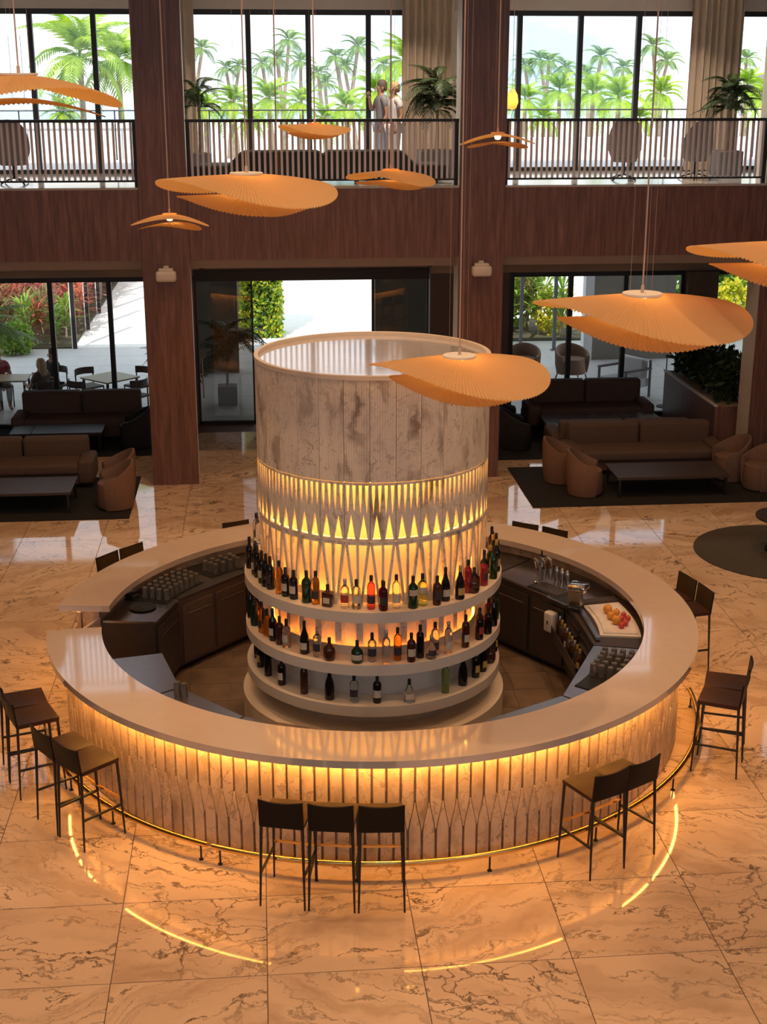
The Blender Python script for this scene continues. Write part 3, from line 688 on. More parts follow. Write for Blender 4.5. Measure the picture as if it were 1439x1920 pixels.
WORD = {'glass_dark': 'black', 'glass_darkgreen': 'dark green', 'glass_brown': 'dark brown', 'glass_red': 'dark red', 'glass_clear': 'clear', 'glass_amber': 'amber', 'glass_pink': 'pink-red', 'glass_green': 'green', 'glass_palegreen': 'pale green'}
KW = {'wine': 'wine bottle', 'champagne': 'sloping-shouldered bottle', 'spirit': 'spirit bottle', 'tall': 'tall slim bottle', 'vermouth': 'waisted tall bottle', 'squat': 'squat round bottle', 'flask': 'flask-shaped bottle', 'square': 'square bottle'}
LW = {'label_cream': 'cream label', 'label_dark': 'dark label', 'label_gold': 'gold label', 'label_red': 'red label', None: 'no label'}
PROTO = {}
def L(zx, zy, ox): return (ox + zx / 4.8, 960 + zy / 4.8)
S1 = [(140, 520, 440, 'wine', 'glass_dark', None), (190, 580, 440, 'wine', 'glass_dark', 'label_cream'), (240, 560, 440, 'champagne', 'glass_dark', None), (272, 650, 440, 'wine', 'glass_dark', 'label_cream'),
      (318, 590, 440, 'tall', 'glass_dark', None), (358, 700, 440, 'wine', 'glass_dark', 'label_dark'), (405, 660, 440, 'champagne', 'glass_dark', None), (483, 765, 440, 'spirit', 'glass_dark', 'label_cream'),
      (520, 715, 440, 'tall', 'glass_amber', None), (612, 765, 440, 'spirit', 'glass_dark', 'label_cream'), (655, 825, 440, 'vermouth', 'glass_darkgreen', None), (800, 800, 440, 'tall', 'glass_amber', 'label_dark'),
      (840, 865, 440, 'square', 'glass_brown', 'label_cream'), (1015, 850, 440, 'spirit', 'glass_clear', 'label_red'), (1100, 880, 440, 'spirit', 'glass_clear', 'label_cream'), (1232, 865, 440, 'tall', 'glass_pink', 'label_dark'),
      (1335, 895, 440, 'spirit', 'glass_red', 'label_cream'), (95, 900, 700, 'spirit', 'glass_pink', 'label_dark'), (197, 860, 700, 'tall', 'glass_clear', 'label_cream'), (358, 878, 700, 'vermouth', 'glass_darkgreen', 'label_cream'),
      (425, 840, 700, 'vermouth', 'glass_palegreen', 'label_cream'), (575, 850, 700, 'spirit', 'glass_brown', 'label_dark'), (630, 802, 700, 'champagne', 'glass_dark', 'label_cream'), (780, 797, 700, 'champagne', 'glass_dark', 'label_gold'),
      (760, 715, 700, 'tall', 'glass_red', None), (855, 700, 700, 'squat', 'glass_dark', None), (905, 740, 700, 'squat', 'glass_brown', None), (945, 640, 700, 'wine', 'glass_dark', None), (995, 675, 700, 'spirit', 'glass_red', 'label_dark'),
      (1085, 615, 700, 'wine', 'glass_darkgreen', None), (1015, 560, 700, 'spirit', 'glass_green', 'label_gold'), (1138, 550, 700, 'wine', 'glass_dark', 'label_gold'), (1075, 500, 700, 'wine', 'glass_darkgreen', 'label_gold'), (1160, 485, 700, 'tall', 'glass_dark', 'label_cream'), (1115, 430, 700, 'spirit', 'glass_amber', 'label_cream'), (1175, 415, 700, 'wine', 'glass_brown', None)]
S2 = [(125, 965, 440, 'wine', 'glass_dark', None), (180, 1035, 440, 'tall', 'glass_darkgreen', None), (226, 1010, 440, 'wine', 'glass_dark', None), (250, 1100, 440, 'tall', 'glass_amber', 'label_dark'), (370, 1165, 440, 'wine', 'glass_dark', 'label_cream'),
      (412, 1110, 440, 'spirit', 'glass_amber', None), (488, 1225, 440, 'spirit', 'glass_clear', 'label_cream'), (518, 1170, 440, 'spirit', 'glass_brown', None), (635, 1285, 440, 'champagne', 'glass_dark', 'label_cream'), (785, 1285, 440, 'spirit', 'glass_clear', 'label_dark'),
      (855, 1345, 440, 'squat', 'glass_brown', None), (1105, 1370, 440, 'squat', 'glass_darkgreen', 'label_cream'), (1240, 1335, 440, 'spirit', 'glass_clear', 'label_dark'), (118, 1380, 700, 'tall', 'glass_clear', None), (215, 1340, 700, 'tall', 'glass_amber', 'label_dark'),
      (347, 1365, 700, 'spirit', 'glass_brown', 'label_cream'), (417, 1320, 700, 'tall', 'glass_dark', None), (528, 1335, 700, 'flask', 'glass_clear', 'label_dark'), (556, 1300, 700, 'tall', 'glass_clear', 'label_dark'), (690, 1300, 700, 'tall', 'glass_clear', 'label_cream'),
      (830, 1230, 700, 'tall', 'glass_brown', 'label_cream'), (955, 1160, 700, 'spirit', 'glass_dark', 'label_red'), (905, 1115, 700, 'spirit', 'glass_pink', None), (1035, 1110, 700, 'spirit', 'glass_dark', None), (1095, 1040, 700, 'wine', 'glass_dark', None), (1140, 980, 700, 'spirit', 'glass_green', None),
      (1005, 1020, 700, 'spirit', 'glass_red', 'label_red'), (1090, 930, 700, 'wine', 'glass_dark', None), (1165, 890, 700, 'spirit', 'glass_pink', None)]
S3 = [(240, 1325, 440, 'spirit', 'glass_dark', None), (305, 1400, 440, 'spirit', 'glass_dark', 'label_gold'), (385, 1470, 440, 'tall', 'glass_dark', None), (510, 1540, 440, 'spirit', 'glass_dark', 'label_cream'), (675, 1620, 440, 'tall', 'glass_brown', None),
      (865, 1690, 440, 'champagne', 'glass_dark', None), (1078, 1720, 440, 'spirit', 'glass_clear', 'label_dark'), (1285, 1730, 440, 'spirit', 'glass_dark', 'label_cream'), (325, 1725, 700, 'flask', 'glass_clear', 'label_cream'), (650, 1640, 700, 'tall', 'glass_palegreen', None),
      (800, 1570, 700, 'champagne', 'glass_dark', None), (915, 1500, 700, 'spirit', 'glass_dark', 'label_gold'), (980, 1445, 700, 'champagne', 'glass_dark', 'label_gold'), (1050, 1370, 700, 'squat', 'glass_brown', None), (1085, 1270, 700, 'spirit', 'glass_dark', 'label_gold')]
for lst, z, nm in ((S1, ZS[0], 'top'), (S2, ZS[1], 'middle'), (S3, ZS[2], 'bottom')):
    pts = [(L(a, b, c), k, g, l) for a, b, c, k, g, l in lst]; pts.sort(key=lambda q: q[0][0])
    for i, ((px, py), k, g, l) in enumerate(pts):
        p = G(px, py - 4, z); dv = Vector((p.x - CX, p.y - CY)); r = min(max(dv.length, 1.235), 1.295); an = math.atan2(dv.y, dv.x)
        cap = 'cap_gold' if l == 'label_gold' else 'cap_silver' if (g == 'glass_clear' and i % 2) else 'cap_black'
        key = (k, g, cap, l)
        lab = '%s %s with %s, %s from left on the %s shelf' % (WORD[g], KW[k], LW[l], ORD[i], nm)
        if l is None: lab = '%s %s, %s from left on the %s tower shelf' % (WORD[g], KW[k], ORD[i], nm)
        loc = (CX + r * math.cos(an), CY + r * math.sin(an), z + 0.0005); rz = an - PI / 2
        if key not in PROTO:
            t = bottle_proto(*key); PROTO[key] = t; tag(t, lab, 'bottle', 'bottles on the tower shelves'); t.location = loc; t.rotation_euler = (0, 0, rz); t.scale = (1.1, 1.1, 1.12)
        else: dup(PROTO[key], loc, rz, lab)
for i, an in enumerate((153, 159)):
    key = ('tall', 'glass_clear', 'cap_black', 'label_cream')
    if key not in PROTO: PROTO[key] = tag(bottle_proto(*key), 'x', 'bottle', 'bottles on the tower shelves'); PROTO[key].scale = (1.1, 1.1, 1.12)
    dup(PROTO[key], pol(an, 1.30, 1.7355), R(an) - PI / 2, 'clear bottle on the raised block at the tower left edge, %s one' % ('farther' if i == 0 else 'nearer'))

# ------------------------------------------------------------------ bar stools
st = thing('bar_stool', '', 'stool', (0, 0, 0), 0, 'black leather bar stools')
W2 = 0.185                                # local +X points away from the bar; the back is on that side
seat = MB(); n = 8; vs = []
for i in range(n + 1):
    for j in range(n + 1):
        x = -0.20 + 0.40 * i / n; y = -W2 + 2 * W2 * j / n; dip = 0.018 * (1 - (2 * j / n - 1) ** 2) * (1 - (2 * i / n - 1) ** 4); vs.append((x, y, 0.765 - dip))
m = (n + 1) ** 2; vs += [(x, y, z - 0.032) for x, y, z in vs[:m]]
fs = [(i * (n + 1) + j, (i + 1) * (n + 1) + j, (i + 1) * (n + 1) + j + 1, i * (n + 1) + j + 1) for i in range(n) for j in range(n)]
fs += [tuple(q + m for q in f[::-1]) for f in fs]
rim_i = [j for j in range(n + 1)] + [i * (n + 1) + n for i in range(1, n + 1)] + [n * (n + 1) + j for j in range(n - 1, -1, -1)] + [i * (n + 1) for i in range(n - 1, 0, -1)]
fs += [(rim_i[k], rim_i[(k + 1) % len(rim_i)], rim_i[(k + 1) % len(rim_i)] + m, rim_i[k] + m) for k in range(len(rim_i))]
seat.add(vs, fs).build('seat', 'brown_leather', st, True)
back = MB(); vs = []; n = 8
for zi, z in enumerate((0.735, 0.80, 0.90, 0.985)):
    for i in range(n + 1):
        y = -W2 + 2 * W2 * i / n; c = 1 - (2 * i / n - 1) ** 2; x = 0.19 + (z - 0.735) * 0.10 + 0.022 * c * (zi / 3)
        vs.append((x, y, z - (0.012 * c if zi == 3 else 0)))
m = len(vs); vs += [(x + 0.016, y, z) for x, y, z in vs]
fs = [(j * (n + 1) + i, j * (n + 1) + i + 1, (j + 1) * (n + 1) + i + 1, (j + 1) * (n + 1) + i) for j in range(3) for i in range(n)]
fs += [tuple(q + m for q in f[::-1]) for f in fs]
rim_i = list(range(n + 1)) + [j * (n + 1) + n for j in range(1, 4)] + [3 * (n + 1) + i for i in range(n - 1, -1, -1)] + [j * (n + 1) for j in (2, 1)]
fs += [(rim_i[k], rim_i[(k + 1) % len(rim_i)], rim_i[(k + 1) % len(rim_i)] + m, rim_i[k] + m) for k in range(len(rim_i))]
back.add(vs, fs).build('backrest', 'black_leather', st, True)
FT = [(-0.215, -0.188), (-0.215, 0.188), (0.225, -0.188), (0.225, 0.188)]
TP = [(-0.185, -0.172), (-0.185, 0.172), (0.192, -0.172), (0.192, 0.172)]
def legp(i, z): t = z / 0.74; return (FT[i][0] + (TP[i][0] - FT[i][0]) * t, FT[i][1] + (TP[i][1] - FT[i][1]) * t, z)
for i in range(4): MB().tube([legp(i, 0), legp(i, 0.4), legp(i, 0.74)], [0.008, 0.012, 0.0145], 8).build('leg', 'black_metal', st, True)
MB().bar((-0.18, -0.16, 0.728), (0.18, -0.16, 0.728), 0.02).bar((-0.18, 0.16, 0.728), (0.18, 0.16, 0.728), 0.02).bar((-0.18, -0.16, 0.728), (-0.18, 0.16, 0.728), 0.02).bar((0.18, -0.16, 0.728), (0.18, 0.16, 0.728), 0.02).build('seat_frame', 'black_metal', st)
for i, j, z in ((0, 2, 0.30), (1, 3, 0.30), (0, 1, 0.36)):
    MB().bar(legp(i, z), legp(j, z), 0.018, 0.018).build('stretcher', 'black_metal' if z < 0.33 else 'brass', st)
SA = [(-105.7, 'black bar stool, left one of the three facing the bar at the front'), (-99.7, 'black bar stool, middle one of the three at the front'), (-93.7, 'black bar stool, right one of the three at the front'),
      (-63.9, 'black bar stool at the front right, left one of its pair'), (-58.4, 'black bar stool at the front right, right one of its pair'), (-27.6, 'black bar stool on the right side, nearer one of the pair seen side-on'),
      (-21.6, 'black bar stool on the right side, farther one of the pair seen side-on'), (9.6, 'black bar stool at the right rear of the ring, nearer one of its pair'), (15.6, 'black bar stool at the right rear of the ring, farther one of its pair'),
      (-138.0, 'black bar stool at the left with brown seat, nearest of the left row'), (-144.0, 'black bar stool at the left, second nearest of the left row'), (-155.8, 'black bar stool at the left edge, third nearest of the left row'), (-161.8, 'black bar stool at the left edge, farthest of the left row')]
def back_ang(px, py): g = G(px, py, 0.985); return math.degrees(math.atan2(g.y - CY, g.x - CX))
SA += [(back_ang(213, 1042), 'black bar stool behind the rear left counter, left of the two backs'), (back_ang(256, 1026), 'black bar stool behind the rear left counter, right of the two backs'), (back_ang(447, 981), 'black bar stool behind the rear counter just left of the tower'),
       (back_ang(979, 985), 'black bar stool behind the rear counter right of the tower, left of two'), (back_ang(1028, 998), 'black bar stool behind the rear counter right of the tower, right of two')]
for i, (a, lab) in enumerate(SA):
    p = pol(a, 3.685)
    if i == 0: st.location = p; st.rotation_euler = (0, 0, R(a)); st['label'] = lab
    else: dup(st, p, R(a), lab)
# ------------------------------------------------------------------ lounge on the ground floor
def rug(name, x0, x1, y0, y1, mat, label):
    tag(MB().box(-(x1 - x0) / 2, (x1 - x0) / 2, -(y1 - y0) / 2, (y1 - y0) / 2, 0.0, 0.012).build(name, mat), label, 'rug', 'lounge rugs').location = ((x0 + x1) / 2, (y0 + y1) / 2, 0.001)
rug('area_rug', -7.5, -2.13, 20.5, 22.87, 'rug_black', 'black rug under the front left seating group')
rug('area_rug', -7.5, -2.05, 24.25, 26.5, 'rug_black', 'black rug under the rear left sofa by the window')
rug('area_rug', 4.22, 10.5, 20.5, 22.86, 'rug_black', 'black rug under the front right seating group')
rug('area_rug', 4.10, 7.9, 23.38, 26.5, 'rug_black', 'black rug under the rear right sofas by the window')
def sofa(x, y, w, rz, label, mat='sofa_brown', h=0.72, arms=(1, 1)):
    s = thing('sofa', label, 'sofa', (x, y, 0.013), rz, 'brown lounge sofas'); hw_ = w / 2; aw = 0.24
    MB().rbox(-hw_ + 0.02, hw_ - 0.02, -0.42, 0.44, 0.05, 0.25, 0.03).build('base', mat, s, True)
    MB().rbox(-hw_ + aw, hw_ - aw, -0.46, 0.22, 0.23, 0.41, 0.05).build('seat_cushion', mat, s, True)
    for k in (-1, 1):
        a, b = (-hw_ + aw * 0.55, -0.008) if k < 0 else (0.008, hw_ - aw * 0.55)
        MB().rbox(a, b, 0.14, 0.40, 0.30, h, 0.055).build('back_cushion', mat, s, True)
        if arms[0 if k < 0 else 1]: MB().rbox(*sorted((k * hw_, k * (hw_ - aw - 0.02))), -0.46, 0.30, 0.06, 0.47, 0.06).build('armrest', mat, s, True)
        for yy in (-0.34, 0.36): MB().box(k * (hw_ - 0.12) - 0.025, k * (hw_ - 0.12) + 0.025, yy - 0.025, yy + 0.025, 0, 0.06).build('foot', 'black_metal', s)
    return s
sofa(-4.08, 22.66, 2.46, 0, 'brown two-cushion sofa at the left edge facing the bar')
sofa(-3.47, 25.85, 2.5, 0, 'dark brown two-cushion sofa in front of the left window', h=0.82)
sofa(6.55, 22.68, 2.78, 0, 'brown two-cushion sofa on the right facing the bar', h=0.76)
sofa(6.40, 23.62, 2.62, PI, 'brown sofa back to back behind the right sofa, facing the window', h=0.70)
sofa(6.33, 25.92, 2.5, 0, 'dark brown sofa facing the bar in front of the right window', h=0.84)
def coffee_table(x0, x1, y0, y1, h, mat, label, seam=None):
    t = thing('coffee_table', label, 'table', ((x0 + x1) / 2, (y0 + y1) / 2, 0.013), 0, 'low coffee tables'); a, b = (x1 - x0) / 2, (y1 - y0) / 2
    if seam is None: MB().box(-a, a, -b, b, h - 0.04, h).build('table_top', mat, t)
    else:
        MB().box(-a, seam - 0.006, -b, b, h - 0.04, h).build('table_top', mat, t); MB().box(seam + 0.006, a, -b, b, h - 0.04, h).build('table_top', mat, t)
    for i in (-1, 1):
        for j in (-1, 1): MB().box(i * (a - 0.05) - 0.02, i * (a - 0.05) + 0.02, j * (b - 0.05) - 0.02, j * (b - 0.05) + 0.02, 0, h - 0.04).build('leg', 'black_metal', t)
coffee_table(-5.0, -3.04, 20.80, 21.72, 0.35, 'table_dark', 'dark low table in front of the front left sofa')
coffee_table(-4.62, -2.96, 24.62, 25.30, 0.35, 'table_dark', 'dark two-piece low table before the rear left sofa', -0.45)
coffee_table(5.66, 7.52, 20.84, 21.72, 0.35, 'table_dark', 'dark low table between the right tub chairs')
coffee_table(5.25, 7.5, 24.30, 25.32, 0.35, 'table_reflection_blue', 'low table with blue window reflection before the rear right sofa')
def tub_proto(mat):
    t = thing('tub_chair', '', 'armchair', (0, 0, 0), 0, 'rounded tub chairs')
    n = 28; vs = []; rings = []
    for i in range(n + 1):                # shell opens to -Y; the back is on +Y
        a = R(-215 + 250 * i / n) + PI * 0; a = R(-35 + 250 * i / n); c, s = math.cos(a), math.sin(a)
        k = 0.5 - 0.5 * math.cos(2 * PI * i / n); top = 0.50 + 0.25 * k ** 0.8
        for rr, z in ((0.29, 0.015), (0.325, 0.25), (0.335, top - 0.05), (0.325, top), (0.29, top), (0.262, top - 0.06), (0.25, 0.33)): vs.append((rr * c * 1.03, rr * s, z))
    m = 7; fs = [(i * m + j, (i + 1) * m + j, (i + 1) * m + j + 1, i * m + j + 1) for i in range(n) for j in range(m - 1)]
    fs += [tuple(range(m)), tuple(n * m + j for j in range(m))[::-1]]
    MB().add(vs, fs).build('shell', mat, t, True)
    MB().lathe([(0.262, 0.02), (0.285, 0.06), (0.262, 0.36), (0.255, 0.41), (0.22, 0.43), (0.001, 0.435)], 28).build('seat_cushion', mat, t, True)
    return t
tub = tub_proto('tub_brown')
TLAB = ['brown tub chair at the left, nearer one of the pair by the rug corner', 'brown tub chair at the left, farther one behind its twin', 'brown tub chair left of the right coffee table, nearer one', 'brown tub chair left of the right coffee table, farther one',
        'brown tub chair at the right edge, farther one with open arm', 'brown tub chair at the right edge, nearer one cut by the frame']
TB = [((-2.40, 21.12), -78), ((-2.44, 21.80), -78), ((5.22, 21.18), 76), ((4.98, 21.95), 70), ((7.86, 21.85), -80), ((8.16, 21.22), -72)]
# rotation turns the open side (-Y): towards -X for the left pair (rz=-90), +X for chairs left of the table (rz=90)
for i, ((x, y), a) in enumerate(TB):
    if i == 0: tub.location = (x, y, 0.013); tub.rotation_euler = (0, 0, R(a)); tub['label'] = TLAB[0]
    else: dup(tub, (x, y, 0.013), R(a), TLAB[i])
tubd = tub_proto('sofa_dark'); tubd['group'] = 'black tub chairs'
BL = [((-2.40, 24.92), -90, 'black tub chair beside the rear left sofa near the column'), ((4.62, 24.2), 90, 'black tub chair behind the tower, nearest of three by the right rug'), ((4.60, 24.95), 90, 'black tub chair behind the tower, middle of three by the right rug'), ((4.62, 25.7), 90, 'black tub chair behind the tower, farthest of three by the right rug')]
for i, ((x, y), a, lab) in enumerate(BL):
    if i == 0: tubd.location = (x, y, 0.013); tubd.rotation_euler = (0, 0, R(a)); tubd['label'] = lab
    else: dup(tubd, (x, y, 0.013), R(a), lab)
# round rug and cone table at the right edge
rr = MB().lathe([(1.23, 0.0), (1.23, 0.012), (0.0001, 0.013)], 64).build('round_rug', 'rug_olive', None); tag(rr, 'large round olive-black rug on the marble at the right edge', 'rug', 'lounge rugs'); rr.location = (7.36, 18.08, 0.001)
t = thing('pedestal_table', 'dark round table on a black cone base at the right edge', 'table', (7.44, 18.1, 0.014))
MB().lathe([(0.30, 0), (0.30, 0.015), (0.10, 0.48), (0.10, 0.50)], 32).build('cone_base', 'black_metal', t, True); MB().lathe([(0.46, 0.50), (0.46, 0.525), (0.0001, 0.526)], 40).build('table_top', 'brown_leather', t)

# ------------------------------------------------------------------ palms, shrubs and pots
def frond_mesh(name, mat, L_=1.0, droop=0.55, leaflets=22, wid=0.32, lw=0.028, up=0.55):
    mb = MB(); pts = []
    n = 9
    for i in range(n + 1):
        t = i / n; pts.append(Vector((L_ * (t * (1 - 0.12 * t)), 0, L_ * (up * t - (up + droop) * t * t * 0.95))))
    w0 = 0.012 * L_
    for i in range(n):
        a, b = pts[i], pts[i + 1]; w = w0 * (1 - i / n) + 0.002
        mb.add([a + Vector((0, -w, 0)), a + Vector((0, w, 0)), b + Vector((0, w * .8, 0)), b + Vector((0, -w * .8, 0))], [(0, 1, 2, 3)])
    for k in range(leaflets):
        t = 0.12 + 0.88 * (k + 0.5) / leaflets; f_ = t * n; i = min(int(f_), n - 1); p = pts[i].lerp(pts[i + 1], f_ - i); d = (pts[i + 1] - pts[i]).normalized()
        ll = wid * L_ * (0.35 + 0.65 * math.sin(PI * min(1, t * 0.95 + 0.06))) * random.uniform(0.85, 1.1)
        for s in (-1, 1):
            dirv = (d * 0.62 + Vector((0, s * 0.85, -0.12))).normalized(); tip = p + dirv * ll + Vector((0, 0, -0.28 * ll)); mid = p + dirv * ll * 0.5 + Vector((0, 0, -0.03 * ll))
            wv = d * (lw * L_ * 0.5)
            mb.add([p - wv * 0.4, p + wv * 0.4, mid + wv, tip, mid - wv], [(0, 1, 2, 3, 4)])
    return mb.mesh(name, mat)
FR = {m: [frond_mesh('frond', m, 1.0, dr, lf, wd, lw_, up) for dr, lf, wd, lw_, up in ((0.5, 20, 0.30, 0.045, 0.55), (0.75, 20, 0.32, 0.045, 0.40), (0.25, 20, 0.28, 0.045, 0.75))] for m in ('palm_bright', 'palm_far', 'palm_dark')}
def palm(name, base, top, size, mat, label, nf=14, lean=(0, 0), group=None, trunk=True, cat='palm tree', tr=0.12, lift=(-0.35, 0.9)):
    t = thing(name, label, cat, base, 0, group); h = top - base[2]
    if trunk: MB().tube([(lean[0] * q * q, lean[1] * q * q, h * q) for q in (0, .25, .5, .75, 1)], [tr * (1 - 0.4 * q) for q in (0, .25, .5, .75, 1)], 8).build('trunk', 'trunk', t, True)
    for i in range(nf):
        a = 2 * PI * (i * 0.382) + random.uniform(-.2, .2); e = lift[0] + (lift[1] - lift[0]) * i / max(1, nf - 1)
        o = obj('frond', FR[mat][i % 3 if e < 0.4 else 2], t, (lean[0], lean[1], h), Euler((0, -e, a))); s = size * random.uniform(0.85, 1.1); o.scale = (s, s, s)
    return t
def potted(name, loc, pot, h, size, label, nf=16, mat='palm_dark'):
    t = thing(name, label, 'potted plant', loc, 0, 'potted palms')
    if pot: MB().rbox(-pot[0] / 2, pot[0] / 2, -pot[0] / 2, pot[0] / 2, 0, pot[1], 0.015, 2).build('pot', 'pot_grey', t); MB().box(-pot[0] / 2 + .03, pot[0] / 2 - .03, -pot[0] / 2 + .03, pot[0] / 2 - .03, pot[1], pot[1] + 0.006).build('soil', 'trunk', t)
    b = pot[1] if pot else 0
    MB().tube([(0, 0, b), (0.01, 0.0, b + 0.5 * (h - b)), (0, 0, h)], 0.03, 6).build('stem', 'trunk', t, True)
    for i in range(nf):
        a = 2 * PI * (i * 0.382) + random.uniform(-.25, .25); e = -0.1 + 1.15 * i / (nf - 1); z = b + (h - b) * random.uniform(0.55, 1.0)
        o = obj('frond', FR[mat][i % 3], t, (0, 0, z), Euler((0, -e, a))); s = size * random.uniform(0.75, 1.1); o.scale = (s, s * 1.15, s)
    return t
def scatter_leaves(n, half, ls, mat, flat=0.0, round_=True, strap=False):
    mb = MB()
    for _ in range(n):
        while True:
            p = Vector((random.uniform(-1, 1), random.uniform(-1, 1), random.uniform(-1, 1)))
            if not round_ or 0.30 < p.length < 1: break
        p = Vector((p.x * half[0], p.y * half[1], p.z * half[2])); d = Vector((random.gauss(0, 1), random.gauss(0, 1), random.gauss(0, 1) + 0.3)).normalized()
        s = d.cross(Vector((random.gauss(0, 1), random.gauss(0, 1), random.gauss(0, 1)))).normalized(); l = ls * random.uniform(0.6, 1.3); w = l * (0.16 if strap else 0.34)
        mb.add([p, p + d * l * 0.45 + s * w, p + d * l, p + d * l * 0.45 - s * w], [(0, 1, 2, 3)])
    return mb
def shrub(name, loc, half, mat, label, n=700, ls=0.13, group=None, cat='shrub', strap=False, round_=True):
    t = thing(name, label, cat, loc, 0, group)
    tag(scatter_leaves(n, half, ls, mat, round_=round_, strap=strap).build('foliage', mat, t), kind='stuff').location = (0, 0, half[2] * 0.97)
    MB().tube([(0, 0, 0), (0, 0, half[2])], 0.03, 6).build('stem', 'trunk', t)
    return t

# planter with dark plants at the right
t = thing('wood_planter', 'long wood-faced planter box by the right window', 'planter', (8.36, 24.66, 0))
MB().box(-0.40, 0.40, -1.58, 1.58, 0, 0.97).build('box', 'wood_panel', t); MB().box(-0.42, -0.36, -1.59, 1.59, 0.97, 1.0).box(0.36, 0.42, -1.59, 1.59, 0.97, 1.0).build('rim', 'white_plastic', t); MB().box(-0.36, 0.36, -1.56, 1.56, 0.97, 0.98).build('soil', 'trunk', t)
for i, (y, w) in enumerate(((23.5, 'nearest'), (24.25, 'second'), (25.0, 'third'), (25.75, 'farthest'))):
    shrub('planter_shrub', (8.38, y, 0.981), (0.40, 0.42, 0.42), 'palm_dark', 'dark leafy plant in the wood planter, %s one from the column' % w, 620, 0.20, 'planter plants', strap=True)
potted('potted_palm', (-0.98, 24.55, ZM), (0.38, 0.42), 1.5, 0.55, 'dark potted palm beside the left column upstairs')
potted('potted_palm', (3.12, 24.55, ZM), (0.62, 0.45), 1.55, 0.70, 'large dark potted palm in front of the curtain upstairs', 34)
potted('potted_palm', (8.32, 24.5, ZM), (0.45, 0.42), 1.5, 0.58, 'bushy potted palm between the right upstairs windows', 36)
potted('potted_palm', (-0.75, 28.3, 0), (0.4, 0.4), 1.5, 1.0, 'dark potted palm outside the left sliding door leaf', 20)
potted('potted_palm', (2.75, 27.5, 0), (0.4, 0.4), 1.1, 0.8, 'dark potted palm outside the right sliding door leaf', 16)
potted('potted_palm', (-1.98, 28.9, 0), (0.35, 0.35), 1.0, 0.62, 'potted palm on the terrace beside the left column', 14)
potted('potted_palm', (-5.95, 29.7, 0), (0.5, 0.5), 1.6, 1.1, 'tall leafy palm on the terrace at the left edge', 22, 'palm_far')
# ------------------------------------------------------------------ pendant lamps
def shade_mesh(name, r, phi, a0, a1, a2, n=150, oval=0.05, hole=0.13):
    mb = MB(); vs = []; m = 9; ns = 2 * n
    for j in range(m):
        t = hole + (1 - hole) * j / (m - 1)
        for i in range(ns):
            th = 2 * PI * i / ns; rr = r * t * (1 + oval * math.cos(2 * th + phi + 0.8))
            ze = -a0 + a1 * math.sin(2 * th + phi) - a2 * math.cos(th); z = ze * t ** 1.7 + 0.008 * t * (1 if i % 2 else -1)
            vs.append((rr * math.cos(th), rr * math.sin(th), z * r))
    fs = [(j * ns + i, j * ns + (i + 1) % ns, (j + 1) * ns + (i + 1) % ns, (j + 1) * ns + i) for j in range(m - 1) for i in range(ns)]
    mb.add(vs, fs); me = mb.mesh(name, 'shade_fabric'); return me
SH = [(shade_mesh('upper_shade', 1.0, ph, 0.185, 0.11, 0.05, hole=0.17), shade_mesh('lower_shade', 0.80, ph + 0.7, 0.13, 0.09, 0.02, 110)) for ph in (0.87, 0.3, 2.4)]
CZ = 9.8
def pendant(px, py, Y, r, var, label, power, big=False, rz=0.0):
    p = F(px, py, Y); t = thing('pendant_lamp', label, 'pendant lamp', p, rz, 'wavy pleated pendant lamps')
    o = obj('upper_shade', SH[var][0], t); o.scale = (r, r, r)
    o = obj('lower_shade', SH[var][1], t, (0, 0, -0.22 * r)); o.scale = (r, r, r)
    MB().lathe([(0.0001, 0.012), (0.185 * r, 0.012), (0.19 * r, 0.0), (0.185 * r, -0.006)], 32).build('cap', 'white_cloth' if big else 'shade_fabric', t, True)
    MB().tube([(0, 0, 0), (0, 0, CZ - p.z)], 0.006 if big else 0.008, 6).lathe([(0.014, 0.0), (0.012, 0.06), (0.006, 0.07)], 10).build('cord', 'cord', t)
    for k in range(3):
        a = 2 * PI * k / 3 + 0.5; MB().tube([(0.12 * r * math.cos(a), 0.12 * r * math.sin(a), 0), (0.12 * r * math.cos(a), 0.12 * r * math.sin(a), CZ - p.z)], 0.001, 4).build('suspension_wire', 'cord', t)
    MB().lathe([(0.0001, -0.052), (0.03, -0.045), (0.042, -0.015), (0.03, 0.015), (0.0001, 0.022)], 12).build('bulb', 'bulb', t, True).location = (0, 0, -0.055 * r)
    ld = bpy.data.lights.new('lamp_light', 'POINT'); ld.energy = power; ld.color = (1.0, 0.47, 0.13); ld.shadow_soft_size = 0.05
    lo = bpy.data.objects.new('lamp_light', ld); COL.objects.link(lo); lo.parent = t; lo.location = (0, 0, -0.07 * r)
    return t
PW_ = 19.0
pendant(1205, 552, 9.6, 0.76, 0, 'largest orange pleated pendant lamp with white cap, at the right', PW_, True)
pendant(862, 668, 11.2, 0.74, 0, 'orange pleated pendant lamp hanging over the tower top', PW_, True, R(8))
pendant(462, 326, 11.9, 0.75, 0, 'large orange pleated pendant lamp before the left column and long sofa', PW_, True, R(12))
pendant(35, 140, 11.0, 0.76, 2, 'large beige pleated pendant lamp cut off at the top left edge', 0.5, True, R(-30))
pendant(1490, 452, 9.4, 0.72, 0, 'orange pleated pendant lamp cut off at the right edge', PW_, True, R(-5))
pendant(318, 402, 16.5, 0.44, 1, 'small pendant lamp in front of the left wood column', 9.0, False, R(60))
pendant(521, 376, 17.0, 0.42, 1, 'small pendant lamp half hidden under the large left lamp', 5.0, False, R(150))
pendant(590, 232, 18.4, 0.47, 2, 'small dark orange pendant lamp in front of the upper railing', 5.0, False, R(40))
pendant(733, 319, 14.6, 0.45, 1, 'medium pendant lamp below the standing couple in front of the railing', 7.0, False, R(10))
